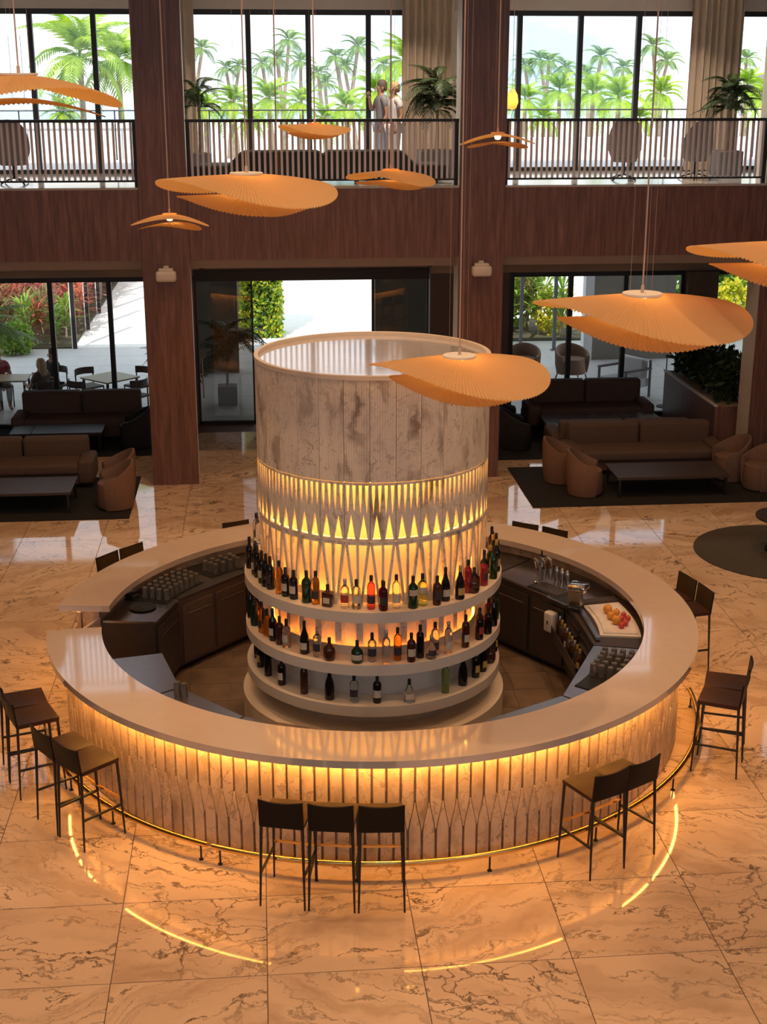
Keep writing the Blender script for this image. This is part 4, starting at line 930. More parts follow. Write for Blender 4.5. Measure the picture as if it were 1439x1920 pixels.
pendant(934, 250, 17.0, 0.44, 2, 'small beige pendant lamp with bright bulb before the right wood column', 0.4, False, R(100))
t = thing('petal_lamp', 'small orange drop-shaped lamp beside the right column upstairs', 'pendant lamp', F(961, 187, 24.2))
MB().lathe([(0.0001, -0.17), (0.07, -0.14), (0.105, -0.04), (0.09, 0.08), (0.04, 0.17), (0.0001, 0.18)], 20).build('shade', 'shade_fabric', t, True)
MB().tube([(0, 0, 0.17), (0, 0, 8.4 - F(961, 187, 24.2).z)], 0.005, 5).build('cord', 'cord', t)
ld = bpy.data.lights.new('lamp_light', 'POINT'); ld.energy = 4.0; ld.color = (1.0, 0.5, 0.15); ld.shadow_soft_size = 0.03
lo = bpy.data.objects.new('lamp_light', ld); COL.objects.link(lo); lo.parent = t

# ------------------------------------------------------------------ upstairs furniture
t = thing('long_sofa', 'long black sofa with scalloped back behind the middle railing', 'sofa', (1.02, 23.0, ZM))
def back_h(x):
    def sm(a, b, v): q = min(1, max(0, (v - a) / (b - a))); return q * q * (3 - 2 * q)
    h = 0.30 + 0.235 * sm(-1.55, -1.22, x) * (1 - sm(1.28, 1.62, x))
    return h - 0.055 * math.exp(-((x - 0.04) / 0.05) ** 2)
n = 90; vs = []
for i in range(n + 1):
    x = -2.1 + 4.2 * i / n; h = back_h(x); y = 0.05 * math.cos(x * 1.2)
    vs += [(x, y - 0.09, 0.06), (x, y - 0.07, h - 0.03), (x, y - 0.04, h), (x, y + 0.05, h), (x, y + 0.09, h - 0.04), (x, y + 0.11, 0.06)]
fs = [(6 * i + j, 6 * i + 6 + j, 6 * i + 6 + (j + 1) % 6, 6 * i + (j + 1) % 6) for i in range(n) for j in range(6)] + [tuple(range(6)), tuple(6 * n + j for j in range(6))[::-1]]
MB().add(vs, fs).build('backrest', 'sofa_dark', t, True); MB().rbox(-2.0, 2.0, 0.14, 0.85, 0.08, 0.30, 0.06).build('seat', 'sofa_dark', t, True)
for x in (-1.9, -0.6, 0.6, 1.9): MB().box(x - .03, x + .03, 0.2, 0.26, 0, 0.09).box(x - .03, x + .03, 0.0, 0.05, 0, 0.09).build('foot', 'black_metal', t)
def swivel_chair(loc, rz, label):
    t = thing('swivel_chair', label, 'armchair', loc, rz, 'high-backed swivel chairs upstairs'); t.scale = (0.84, 0.9, 1.0); n = 20; vs = []; m = 6
    for i in range(n + 1):
        u = 2 * i / n - 1; a = R(90 + 105 * u); k = 1 - abs(u) ** 2.2; top = 0.56 + 0.46 * k
        for rr, z in ((0.24, 0.30), (0.33, 0.50), (0.34 - 0.03 * k, top), (0.315 - 0.03 * k, top), (0.30, 0.50), (0.20, 0.33)): vs.append((rr * math.cos(a), rr * math.sin(a) * 0.95, z))
    fs = [(i * m + j, (i + 1) * m + j, (i + 1) * m + j + 1, i * m + j + 1) for i in range(n) for j in range(m - 1)] + [tuple(range(m)), tuple(n * m + j for j in range(m))[::-1]]
    MB().add(vs, fs).build('shell', 'chair_grey', t, True); MB().lathe([(0.2, 0.30), (0.27, 0.36), (0.25, 0.43), (0.0001, 0.45)], 20).build('seat_cushion', 'chair_grey', t, True)
    MB().tube([(0, 0, 0.08), (0, 0, 0.31)], 0.025, 8).build('pedestal', 'black_metal', t)
    for k in range(4):
        a = R(45 + 90 * k); MB().tube([(0, 0, 0.10), (0.2 * math.cos(a), 0.2 * math.sin(a), 0.06), (0.32 * math.cos(a), 0.32 * math.sin(a), 0.01)], 0.014, 6).build('base_arm', 'black_metal', t)
swivel_chair((-3.95, 23.35, ZM), R(180), 'brown high-backed swivel chair upstairs in the left bay')
swivel_chair((6.17, 23.4, ZM), R(170), 'brown high-backed swivel chair upstairs, left one in the right bay')
swivel_chair((7.45, 23.55, ZM), R(205), 'brown high-backed swivel chair upstairs, right one beside the potted palm')

# ------------------------------------------------------------------ people
def skin_obj(name, pts, links, mat, parent, root=0, sub=2):
    me = bpy.data.meshes.new(name); me.from_pydata([p[:3] for p in pts], links, []); me.materials.append(MATS[mat])
    o = obj(name, me, parent); sk = o.modifiers.new('skin', 'SKIN'); sk.use_smooth_shade = True
    for i, p in enumerate(pts):
        sv = me.skin_vertices[0].data[i]; r = p[3]; sv.radius = (r, p[4] if len(p) > 4 else r); sv.use_root = (i == root)
    ss = o.modifiers.new('sub', 'SUBSURF'); ss.levels = sub; ss.render_levels = sub
    return o
def person(loc, rz, label, hair, top, legs, seated=False, h=1.6, long_hair=False, arm=None, sleeves=True, hair_w=1.0):
    t = thing('person', label, 'person', loc, rz); k = h / 1.62; t.scale = (k, k, k); b = []; ln = []
    def V(x, y, z, r, r2=None): b.append((x, y, z, r) if r2 is None else (x, y, z, r, r2)); return len(b) - 1
    def E_(i, j): ln.append((i, j))
    dz = -0.42 if seated else 0.0
    pel = V(0, 0, 0.90 + dz, 0.135, 0.10); wst = V(0, -0.005, 1.05 + dz, 0.115, 0.085); che = V(0, -0.01, 1.24 + dz, 0.14, 0.10); nb = V(0, 0.005, 1.37 + dz, 0.07); nk = V(0, -0.01, 1.43 + dz, 0.048)
    hd = V(0, -0.025, 1.50 + dz, 0.074, 0.088); ht = V(0, -0.012, 1.575 + dz, 0.066, 0.078)
    for i, j in ((pel, wst), (wst, che), (che, nb), (nb, nk), (nk, hd), (hd, ht)): E_(i, j)
    hands = []
    for s in (-1, 1):
        sh = V(s * 0.165, 0.0, 1.325 + dz, 0.052); E_(nb, sh)
        el, wr = arm[0 if s < 0 else 1] if arm else ((s * 0.215, 0.03, 1.07), (s * 0.20, -0.07, 0.86))
        e = V(el[0], el[1], el[2] + dz, 0.040); w = V(wr[0], wr[1], wr[2] + dz, 0.028); E_(sh, e); E_(e, w)
        d = (Vector(wr) - Vector(el)).normalized(); side = d.cross(Vector((1, 0, 0))).normalized(); pm = Vector((wr[0], wr[1], wr[2] + dz)) + d * 0.055; pa = V(*pm, 0.024, 0.030); E_(w, pa); hands.append((pm, d, side))
        hp = V(s * 0.085, 0, 0.86 + dz, 0.09); E_(pel, hp)
        if seated: kn = V(s * 0.11, -0.42, 0.50, 0.062); an = V(s * 0.11, -0.40, 0.09, 0.042); to = V(s * 0.12, -0.55, 0.03, 0.035)
        else: kn = V(s * 0.095, -0.02, 0.47, 0.060); an = V(s * 0.095, 0.02, 0.085, 0.040); to = V(s * 0.10, -0.13, 0.032, 0.036)
        E_(hp, kn); E_(kn, an); E_(an, to)
    body = skin_obj('body', b, ln, 'skin', t)
    for pm, d, side in hands:             # fingers rooted in the palm, unequal and bent
        mb = MB(); lat_ = d.cross(side).normalized()
        for q, (o, l) in enumerate(((-0.024, 0.050), (-0.008, 0.062), (0.008, 0.066), (0.024, 0.058))):
            a0 = pm + side * o + d * 0.01; m1 = a0 + d * (l * 0.6) + lat_ * 0.006; mb.tube([a0, m1, m1 + d * (l * 0.4) + lat_ * 0.018], [0.009, 0.0085, 0.006], 6)
        a0 = pm - side * 0.024 - d * 0.02; mb.tube([a0, a0 - side * 0.025 + d * 0.02, a0 - side * 0.03 + d * 0.05], [0.010, 0.009, 0.007], 6)
        mb.build('fingers', 'skin', t, True)
    T = [(0, 0, 0.90 + dz, 0.150, 0.115), (0, -0.005, 1.05 + dz, 0.132, 0.10), (0, -0.01, 1.24 + dz, 0.155, 0.115), (0, 0.005, 1.36 + dz, 0.085)]; tl = [(0, 1), (1, 2), (2, 3)]
    if sleeves:
        for s in (-1, 1):
            el, wr = arm[0 if s < 0 else 1] if arm else ((s * 0.215, 0.03, 1.07), (s * 0.20, -0.07, 0.86)); i = len(T)
            q = Vector((s * 0.165, 0, 1.325)).lerp(Vector(el), 0.55); T += [(s * 0.165, 0, 1.325 + dz, 0.066), (q.x, q.y, q.z + dz, 0.058)]; tl += [(3, i), (i, i + 1)]
    skin_obj('shirt', T, tl, top, t)
    Lg = [(0, 0, 0.91 + dz, 0.145, 0.11)]; ll = []
    for s in (-1, 1):
        i = len(Lg)
        if seated: Lg += [(s * 0.085, 0, 0.86 + dz, 0.10), (s * 0.11, -0.42, 0.50, 0.074), (s * 0.11, -0.40, 0.14, 0.055)]
        else: Lg += [(s * 0.085, 0, 0.86, 0.10), (s * 0.095, -0.02, 0.47, 0.075), (s * 0.095, 0.02, 0.13, 0.058)]
        ll += [(0, i), (i, i + 1), (i + 1, i + 2)]
    skin_obj('trousers', Lg, ll, legs, t)
    mb = MB(); prof = [(0.0001, 0.115), (0.05, 0.108), (0.085, 0.07), (0.092, 0.02), (0.086, -0.04)]; mb.lathe(prof, 16, (0, 0.012, 1.555 + dz), cap=False)
    if long_hair: mb.rbox(-0.085, 0.085, 0.02, 0.105, 1.30 + dz, 1.60 + dz, 0.04)
    else: mb.rbox(-0.075, 0.075, 0.015, 0.09, 1.47 + dz, 1.58 + dz, 0.03)
    mb.build('hair', hair, t, True)
    f = MB(); f.lathe([(0.0001, -0.02), (0.012, -0.012), (0.009, 0.012), (0.0001, 0.03)], 8, (0, -0.118, 1.505 + dz)); f.build('nose', 'skin', t, True)
    for s in (-1, 1):
        MB().lathe([(0.0001, -0.008), (0.008, 0), (0.0001, 0.008)], 8, (s * 0.03, -0.103, 1.535 + dz)).build('eye', 'hair_dark', t, True)
        MB().rbox(s * 0.079 - 0.008, s * 0.079 + 0.008, -0.03, 0.01, 1.49 + dz, 1.545 + dz, 0.007, 2).build('ear', 'skin', t, True)
    MB().rbox(-0.022, 0.022, -0.110, -0.095, 1.462 + dz, 1.472 + dz, 0.004, 1).build('mouth', 'cloth_red', t)
    return t
person((2.42, 25.0, ZM), R(-62), 'blond person in white top and white trousers standing upstairs by the curtain', 'hair_blond', 'cloth_white', 'cloth_white', h=1.55, long_hair=False)
person((2.22, 25.25, ZM), R(-75), 'grey-haired person in grey shirt standing upstairs, hand raised to face', 'hair_grey', 'cloth_grey', 'cloth_blue', h=1.58,
       arm=(((-0.22, -0.12, 1.12), (-0.10, -0.20, 1.34)), ((0.215, 0.03, 1.07), (0.20, -0.07, 0.86))))
person((-5.45, 28.52, 0), R(20), 'person in red top seated at the terrace table at the left edge', 'hair_blond', 'cloth_red', 'cloth_taupe', True, arm=(((-0.22, -0.12, 1.06), (-0.14, -0.33, 1.12)), ((0.22, -0.12, 1.06), (0.14, -0.33, 1.14))))
person((-4.40, 27.33, 0), R(231), 'long-haired person in taupe seen from behind at the terrace table', 'hair_blond', 'cloth_taupe', 'cloth_dark', True, long_hair=True, arm=(((-0.22, -0.10, 1.08), (-0.20, -0.30, 1.16)), ((0.22, -0.12, 1.06), (0.14, -0.33, 1.12))))
person((-4.33, 28.48, 0), R(-49), 'dark-haired person in black seated behind the terrace table', 'hair_dark', 'cloth_dark', 'cloth_dark', True, arm=(((-0.22, -0.12, 1.06), (-0.14, -0.33, 1.12)), ((0.22, -0.12, 1.06), (0.14, -0.33, 1.12))))

# ------------------------------------------------------------------ terrace furniture
def terrace_table(loc, rz, w, label):
    t = thing('terrace_table', label, 'table', loc, rz, 'terrace tables'); a = w / 2
    MB().box(-a, a, -a, a, 0.71, 0.74).build('table_top', 'table_light', t)
    for i in (-1, 1):
        for j in (-1, 1): MB().box(i * (a - .05) - .02, i * (a - .05) + .02, j * (a - .05) - .02, j * (a - .05) + .02, 0, 0.71).build('leg', 'black_metal', t)
terrace_table((-3.10, 27.75, 0), R(45), 0.85, 'square light wood table on the terrace with four dark chairs')
terrace_table((-5.08, 27.86, 0), 0, 0.68, 'light wood table with three people on the terrace at left')
tc_ = thing('terrace_chair', '', 'chair', (0, 0, 0), 0, 'dark terrace chairs')
MB().rbox(-0.23, 0.23, -0.22, 0.22, 0.42, 0.465, 0.015, 2).build('seat', 'chair_grey', tc_)
vs = []; n = 10
for i in range(n + 1):
    a = R(35 + 110 * i / n); x, y = 0.30 * math.cos(a), 0.30 * math.sin(a) - 0.04; dx, dy = math.cos(a) * 0.02, math.sin(a) * 0.02
    vs += [(x, y, 0.66), (x, y, 0.80), (x - dx, y - dy, 0.80), (x - dx, y - dy, 0.66)]
MB().add(vs, [(4 * i + j, 4 * i + 4 + j, 4 * i + 4 + (j + 1) % 4, 4 * i + (j + 1) % 4) for i in range(n) for j in range(4)] + [(0, 1, 2, 3), (4 * n + 3, 4 * n + 2, 4 * n + 1, 4 * n)]).build('backrest', 'cabinet_brown', tc_, True)
for i, (x, y, zt_) in enumerate(((-0.22, -0.20, 0.43), (0.22, -0.20, 0.43), (-0.22, 0.14, 0.70), (0.22, 0.14, 0.70))): MB().tube([(x, y, 0), (x, y, zt_)], 0.014, 6).build('leg', 'black_metal', tc_)
CH = [((-3.62, 27.30), -225, 'nearer left'), ((-2.58, 27.30), -135, 'nearer right'), ((-3.60, 28.28), -315, 'farther left'), ((-2.58, 28.28), -45, 'farther right')]
for i, ((x, y), a, w) in enumerate(CH):
    lab = 'dark curved-back chair at the square terrace table, %s corner' % w
    if i == 0: tc_.location = (x, y, 0); tc_.rotation_euler = (0, 0, R(-a - 90)); tc_['label'] = lab
    else: dup(tc_, (x, y, 0), R(-a - 90) if False else math.atan2(27.75 - y, -3.10 - x) + PI / 2, lab)
tc_.rotation_euler = (0, 0, math.atan2(27.75 - 27.30, -3.10 + 3.62) + PI / 2)
for (x, y, a, w) in ((-5.45, 28.54, 20, 'under the person in red'), (-4.39, 27.31, 231, 'under the long-haired person'), (-4.31, 28.50, -49, 'under the dark-haired person')):
    dup(tc_, (x, y, 0), R(a), 'dark terrace chair %s' % w)
rt = tub_proto('rattan'); rt.name = 'rattan_chair'; rt['group'] = 'rattan chairs'; rt.location = (6.95, 30.0, 0.16); rt.rotation_euler = (0, 0, R(10)); rt['label'] = 'round rattan chair on the terrace behind the dark right mullion'; rt.scale = (1.15, 1.15, 0.85)
for s in (-0.2, 0.2):
    for q in (-0.2, 0.2): MB().tube([(s, q, 0.03), (s * 1.2, q * 1.2, -0.16 / 0.85)], 0.015, 6).build('leg', 'rattan', rt)
r2_ = dup(rt, (5.85, 30.1, 0.16), R(-15), 'round rattan chair on the terrace nearer the right column'); r2_.scale = rt.scale
t = thing('white_armchair', 'armchair with white cushion on the right terrace', 'armchair', (7.72, 28.35, 0), R(-60))
MB().rbox(-0.38, 0.38, -0.36, 0.36, 0.22, 0.42, 0.04).build('seat', 'white_cloth', t, True); MB().rbox(-0.36, 0.36, 0.18, 0.36, 0.40, 0.82, 0.06).build('back_cushion', 'white_cloth', t, True)
for s in (-1, 1): MB().bar((s * 0.40, -0.38, 0.62), (s * 0.40, 0.38, 0.62), 0.07, 0.04).bar((s * 0.40, -0.36, 0), (s * 0.40, -0.36, 0.61), 0.04).bar((s * 0.40, 0.36, 0), (s * 0.40, 0.36, 0.80), 0.04).build('arm_frame', 'chair_grey', t)
t = thing('floor_lamp', 'floor lamp with brown shade beside the right pier outside', 'lamp', (8.30, 27.25, 0))
MB().lathe([(0.16, 0), (0.16, 0.02), (0.02, 0.03)], 24).build('base', 'black_metal', t, True); MB().tube([(0, 0, 0.02), (0, 0, 1.62)], 0.012, 8).build('pole', 'black_metal', t); MB().lathe([(0.15, 1.30), (0.15, 1.62)], 24, cap=False).build('shade', 'rattan', t, True)
# ------------------------------------------------------------------ things behind the bar
gl = thing('drinking_glass', '', 'glass', (0, 0, 0))
MB().lathe([(0.036, 0), (0.030, 0.11), (0.027, 0.112), (0.0001, 0.112)], 12, cap=False).lathe([(0.034, 0.0), (0.0275, 0.106), (0.0001, 0.107)], 12, cap=False).build('bowl', 'glass_highlight', gl, True)
MB().lathe([(0.030, 0.112), (0.028, 0.120), (0.0001, 0.122)], 12).build('foot', 'glass_highlight', gl, True)
ZW = 0.9005; gi = 0
def glasses(angs, rads, z, label, group):
    global gi
    for a in angs:
        for r in rads:
            p = pol(a + random.uniform(-.15, .15), r, z)
            if gi == 0: gl.location = p; gl['label'] = label; gl['group'] = group
            else: dup(gl, p, 0, label, group)
            gi += 1
rk = [(140, 158.2, 'black rubber mat under the largest group of upturned glasses', 'black_plastic', 2.42, 2.82), (124, 136, 'black rubber mat under the second group of glasses left of the tower', 'black_plastic', 2.45, 2.82), (-22.5, -42, 'black rubber drainer mat on the right stainless unit', 'black_plastic', 2.45, 2.83)]
for a, b, lab, mt, r0, r1 in rk:
    o = MB().sector(r0, r1, 0, 0.008, min(a, b), max(a, b), 16).build('bar_mat', mt); tag(o, lab, 'mat', 'bar mats'); o.location = (CX, CY, 0.9003)
zmat = 0.909
glasses([141.5 + 2.35 * i for i in range(7)], [2.47, 2.56, 2.65, 2.74], zmat, 'upturned clear glass in the large group at the rear left of the bar', 'large group of upturned glasses')
glasses([125.5 + 2.6 * i for i in range(4)], [2.52, 2.61, 2.70], zmat, 'upturned clear glass in the smaller group left of the tower', 'smaller group of upturned glasses')
glasses([112, 115], [2.56, 2.66], ZW, 'upturned clear glass in the far little group near the tower', 'far little group of glasses')
glasses([-24.5, -27, -29.5, -32, -34.5], [2.49, 2.58, 2.67, 2.76], zmat, 'upturned clear glass on the drainer mat at the right', 'glasses on the right drainer')
for q, (px, py) in enumerate(((333, 1300), (346, 1303))): dup(gl, G(px, py, ZW), 0, 'clear glass at the inner edge of the front left worktop, %s one' % ('left' if q == 0 else 'right'), 'glasses at the front left')
# card terminal and tray at the left
t = thing('card_terminal', 'small black payment terminal with white display on the rear left unit', 'terminal', G(247, 1120, ZW), R(40))
MB().rbox(-0.045, 0.045, -0.09, 0.09, 0.0, 0.05, 0.01, 2).build('body', 'black_plastic', t); MB().bar((0, 0.02, 0.06), (0, 0.085, 0.10), 0.075, 0.012).build('display', 'white_plastic', t)
t = thing('serving_tray', 'dark round serving tray lying on the stainless end unit', 'tray', G(268, 1140, ZW)); MB().lathe([(0.13, 0), (0.15, 0.015), (0.145, 0.015), (0.125, 0.004), (0.0001, 0.004)], 28).build('dish', 'black_plastic', t, True)
# beer taps
t = thing('beer_tap', 'chrome beer tap column with three curved necks right of the tower', 'tap', G(1012, 1092, ZW), R(20))
MB().lathe([(0.07, 0), (0.07, 0.02), (0.035, 0.03), (0.035, 0.20), (0.0001, 0.21)], 20).build('column', 'chrome', t, True)
for k in (-1, 0, 1):
    x = k * 0.085; MB().tube([(x * 0.3, 0, 0.17), (x * 0.7, 0, 0.27), (x, -0.03, 0.31), (x, -0.09, 0.29), (x, -0.10, 0.20), (x, -0.10, 0.06)], 0.021, 10).build('neck', 'chrome', t, True)
MB().tube([(0, -0.03, 0.30), (0, -0.03, 0.40)], 0.011, 8).build('handle', 'black_plastic', t)
t = thing('drip_tray', 'flat black drip tray in front of the beer taps', 'tray', G(1031, 1107, ZW), R(-55)); MB().rbox(-0.24, 0.24, -0.13, 0.13, 0, 0.02, 0.008, 2).build('tray', 'black_plastic', t); MB().box(-0.21, 0.21, -0.10, 0.10, 0.02, 0.024).build('grid', 'dark_steel', t)
can0 = None
for q, (px, py) in enumerate(((1044, 1092), (1054, 1096), (1064, 1100))):
    lab = 'slim steel shaker beside the beer taps, %s from the left' % ORD[q]
    if can0 is None:
        can0 = thing('shaker', lab, 'shaker', G(px, py, ZW), 0, 'steel shakers'); MB().lathe([(0.026, 0), (0.032, 0.15), (0.030, 0.155)], 16).build('cup', 'stainless', can0, True); MB().lathe([(0.031, 0.155), (0.02, 0.19), (0.012, 0.20), (0.0001, 0.202)], 16).build('lid', 'stainless', can0, True)
    else: dup(can0, G(px, py, ZW), 0, lab)
t = thing('citrus_press', 'shiny chrome machine head leaning over the ice station', 'machine', G(1079, 1142, ZW), R(-35))
MB().rbox(-0.075, 0.075, -0.09, 0.09, 0, 0.05, 0.015).build('base', 'black_plastic', t, True); MB().bar((0, 0.03, 0.04), (0, -0.02, 0.24), 0.13, 0.10, (0, 1, 0)).build('column', 'stainless', t); MB().rbox(-0.08, 0.14, -0.09, 0.09, 0.22, 0.31, 0.035).build('head', 'chrome', t, True)
t = thing('sink_basin', 'dark sink let into the worktop beside the beer taps', 'sink', G(1058, 1124, ZW), R(-60)); MB().box(-0.17, 0.17, -0.12, 0.12, 0, 0.012).build('rim', 'stainless', t); MB().box(-0.15, 0.15, -0.10, 0.10, 0.012, 0.014).build('bowl', 'black_plastic', t)
# soap dispenser on the cabinet front
u0, u1 = pol(44, 2.20), pol(13.8, 2.28); p = u0.lerp(u1, 0.86); ddir = (u1 - u0).normalized()
t = thing('soap_dispenser', 'cream box dispenser mounted on the cabinet front at right', 'dispenser', (p.x, p.y, 0.52), math.atan2(ddir.y, ddir.x))
MB().rbox(-0.07, 0.07, -0.12, -0.01, 0.0, 0.24, 0.025).build('case', 'white_plastic', t, True); MB().box(-0.008, 0.008, -0.124, -0.118, 0.10, 0.14).build('window', 'black_plastic', t)
# speed rail with bottles along the ice station
u0, u1 = pol(13.8, 2.27), pol(-16.7, 2.32); ddir = (u1 - u0).normalized(); nn = Vector((CX, CY, 0)) - (u0 + u1) / 2; nn.z = 0; nn.normalize(); ln_ = (u1 - u0).length
mid = (u0 + u1) / 2 + nn * 0.085; rzv = math.atan2(ddir.y, ddir.x)
t = thing('speed_rail', 'steel bottle rail fixed to the ice station front', 'rail', (mid.x, mid.y, 0.52), rzv)
MB().box(-ln_ / 2 + .04, ln_ / 2 - .04, -0.07, 0.07, 0, 0.012).build('shelf', 'stainless', t); MB().box(-ln_ / 2 + .04, ln_ / 2 - .04, -0.076, -0.070, 0, 0.13).build('front_plate', 'dark_steel', t)
KEY = [('spirit', 'glass_amber', 'cap_silver', 'label_cream'), ('spirit', 'glass_clear', 'cap_gold', 'label_cream'), ('spirit', 'glass_brown', 'cap_gold', 'label_gold')]
for q in range(9):
    k = KEY[q % 3]
    if k not in PROTO: PROTO[k] = tag(bottle_proto(*k), '', 'bottle', 'bottles in the speed rail'); PROTO[k].location = (0, 0, -50)
    pp = mid + ddir * (-ln_ / 2 + 0.14 + q * (ln_ - 0.28) / 8); lab = '%s spirit bottle in the steel rail, %s from the far end' % (WORD[k[1]], ORD[q])
    if PROTO[k].location.z < -10: PROTO[k].location = (pp.x, pp.y, 0.533); PROTO[k]['label'] = lab
    else: dup(PROTO[k], (pp.x, pp.y, 0.533), q, lab, 'bottles in the speed rail')
# ice well with fruit
t = thing('ice_well', 'steel ice well with white liner on the ice station', 'ice well', (CX, CY, 0.9005))
MB().sector(2.40, 2.83, 0, 0.02, -11, 9.5, 10).build('liner', 'white_plastic', t); MB().sector(2.44, 2.80, 0.02, 0.035, -10, 8.5, 10).build('ice_bed', 'ice', t); MB().sector(2.36, 2.83, 0, 0.05, 9.6, 12.0, 5).build('lid', 'dark_steel', t)
MB().bar((2.31, 0.46, 0.03), (2.31, -0.58, 0.03), 0.05, 0.03).build('edge_trim', 'stainless', t)
fr0 = {}
for q, (a, r, m, s) in enumerate(((2.5, 2.58, 'orange_fruit', .05), (-1.5, 2.57, 'orange_fruit', .045), (-4.5, 2.60, 'orange_fruit', .05), (0.5, 2.65, 'orange_fruit', .042), (-3.0, 2.67, 'red_fruit', .034), (-5.5, 2.69, 'red_fruit', .034), (-0.5, 2.72, 'red_fruit', .032), (-7.0, 2.64, 'red_fruit', .036), (-2.5, 2.745, 'red_fruit', .03))):
    fo = thing('fruit', '%s fruit on the ice, %s counted from the far corner' % ('orange' if m[0] == 'o' else 'red', ORD[q]), 'fruit', pol(a, r, 0.935), 0, 'fruit on the ice')
    MB().lathe([(0.0001, 0.0), (s * .6, s * .12), (s * .97, s * .6), (s, s), (s * .85, s * 1.55), (s * .45, s * 1.9), (0.0001, s * 1.92)], 14).build('flesh', m, fo, True); MB().tube([(0, 0, s * 1.88), (0.004, 0, s * 2.15)], 0.004, 6).build('stalk', 'trunk', fo)
# ------------------------------------------------------------------ outside
struct('floor_terrace', MB().box(-14, 16, YL, 34.9, -0.3, -0.002), 'terrace_tile')
ft = bpy.data.objects['floor_terrace']; tm = MB().box(-0.593, 0.593, -0.593, 0.593, -0.002, 0.002).mesh('tile', 'terrace_tile')
for i in range(-7, 9):
    for j in range(7): obj('tile', tm, ft, (0.4 + i * 1.2, YL + 0.62 + j * 1.2, 0))
struct('floor_drive', MB().box(-70, 70, 34.9, 260, -0.4, -0.03), 'path_white', label='sunlit pale paving beyond the terrace')
path = tag(MB().box(-4.45, -1.9, 34.9, 75, -0.03, 0.0).build('floor_path', 'path_white'), kind='structure')
tag(MB().box(-300, 300, 230, 320, -0.5, -0.02).build('sea', 'sea'), 'strip of blue sea on the horizon behind the palms', 'sea', kind='stuff')
for x0, x1, y0, y1, nm in ((-60, -4.8, 34.9, 80, 'left'), (-1.7, -0.55, 36.3, 70, 'middle'), (4.6, 12, 34.9, 38.2, 'right')):
    tag(MB().box(x0, x1, y0, y1, -0.03, 0.04).build('planting_bed', 'bed_soil'), 'green planting bed on the %s outside' % nm, 'planting bed', 'planting beds', 'stuff')
# upper terrace in front of the upstairs windows
struct('floor_upper_terrace', MB().box(-14, 16, YU + 0.25, 31.0, ZM - 0.35, ZM - 0.02), 'terrace_tile')
for x0, x1, nm, hh in ((-14, -2.1, 'left', 0.72), (3.2, 16, 'right', 0.40)):
    tag(MB().box(x0, x1, 31.0, 31.25, ZM - 0.5, ZM + hh).build('parapet', 'white_paint'), 'white parapet of the upper terrace on the %s' % nm, 'wall', 'upper terrace parapets')
tr = thing('terrace_railing', 'thin dark outer railing of the upper terrace', 'railing', (1, 30.7, ZM - 0.02))
MB().tube([(-15, 0, 1.02), (15, 0, 1.02)], 0.018, 6).build('top_rail', 'black_frame', tr)
for i in range(-7, 8): MB().tube([(i * 2.0, 0, 0), (i * 2.0, 0, 1.02)], 0.016, 6).build('post', 'black_frame', tr)
# walls beside the terrace
struct('wall_terrace_left', MB().box(-1.62, -0.55, 31.5, 31.9, 0, 4.4), 'concrete')
struct('wall_terrace_mid', MB().box(2.62, 5.2, 31.5, 31.9, 0, 4.4), 'concrete')
struct('wall_terrace_right', MB().box(7.95, 9.95, 32.3, 32.7, 0, 4.4), 'concrete')
struct('wall_terrace_post', MB().box(7.72, 7.93, 32.2, 32.5, 0, 4.4), 'white_paint')
struct('wall_terrace_far_left', MB().box(-9.5, -6.35, 31.5, 31.9, 0, 4.4), 'concrete')
struct('wall_terrace_slim', MB().box(-6.30, -6.02, 31.4, 31.8, 0, 4.4), 'white_paint')
# posts along the path
for i, (y, w) in enumerate(((34.9, 'nearest'), (37.7, 'second'), (40.5, 'third'), (43.5, 'fourth'))):
    t = thing('path_post', 'slim dark post along the white path, %s one' % w, 'post', (-4.72, y, 0), 0, 'path posts'); MB().box(-0.05, 0.05, -0.05, 0.05, 0, 4.2).build('shaft', 'black_frame', t); MB().box(-0.07, -0.05, -0.07, 0.07, 0, 4.2).build('light_face', 'white_paint', t)
for i, x in enumerate((5.55, 6.45, 7.3)):
    t = thing('screen_post', 'slim grey post before the right garden, %s from the left' % ORD[i], 'post', (x, 33.6, 0), 0, 'garden screen posts'); MB().box(-0.04, 0.04, -0.04, 0.04, 0, 4.2).build('shaft', 'pot_grey', t); MB().box(-0.08, 0.08, -0.08, 0.08, 0, 0.02).build('foot_plate', 'pot_grey', t)
# red and bronze cordylines left of the path
def rosette(name, mat, n=75, h=1.0):
    mb = MB()
    for i in range(n):
        a = random.uniform(0, 2 * PI); e = random.uniform(0.2, 1.25); z = random.uniform(0.25, 1.0) * h; l = random.uniform(0.45, 0.75) * h; w = 0.030 * h; c, s = math.cos(a), math.sin(a)
        d = Vector((c * math.cos(e), s * math.cos(e), math.sin(e))); sd = Vector((-s, c, 0)); b = Vector((0.03 * c, 0.03 * s, z)); m1 = b + d * l * 0.55; tp = b + d * l + Vector((0, 0, -0.22 * l))
        mb.add([b, m1 + sd * w, tp, m1 - sd * w], [(0, 1, 2, 3)])
    return mb.mesh(name, mat)
RO = {m: [rosette('leaves', m) for _ in range(2)] for m in ('leaf_red', 'leaf_pink', 'leaf_bronze', 'leaf_green')}
def cordy(x, y, s, m, label, group):
    t = thing('cordyline', label, 'plant', (x, y, 0.04), random.uniform(0, 6), group); o = obj('leaves', random.choice(RO[m]), t); o.scale = (s, s, s); MB().tube([(0, 0, 0), (0, 0, 0.9 * s)], 0.03 * s, 5).build('stem', 'trunk', t)
W_ = {'leaf_red': 'red-leaved', 'leaf_pink': 'pink-leaved', 'leaf_bronze': 'bronze-leaved', 'leaf_green': 'green-leaved'}
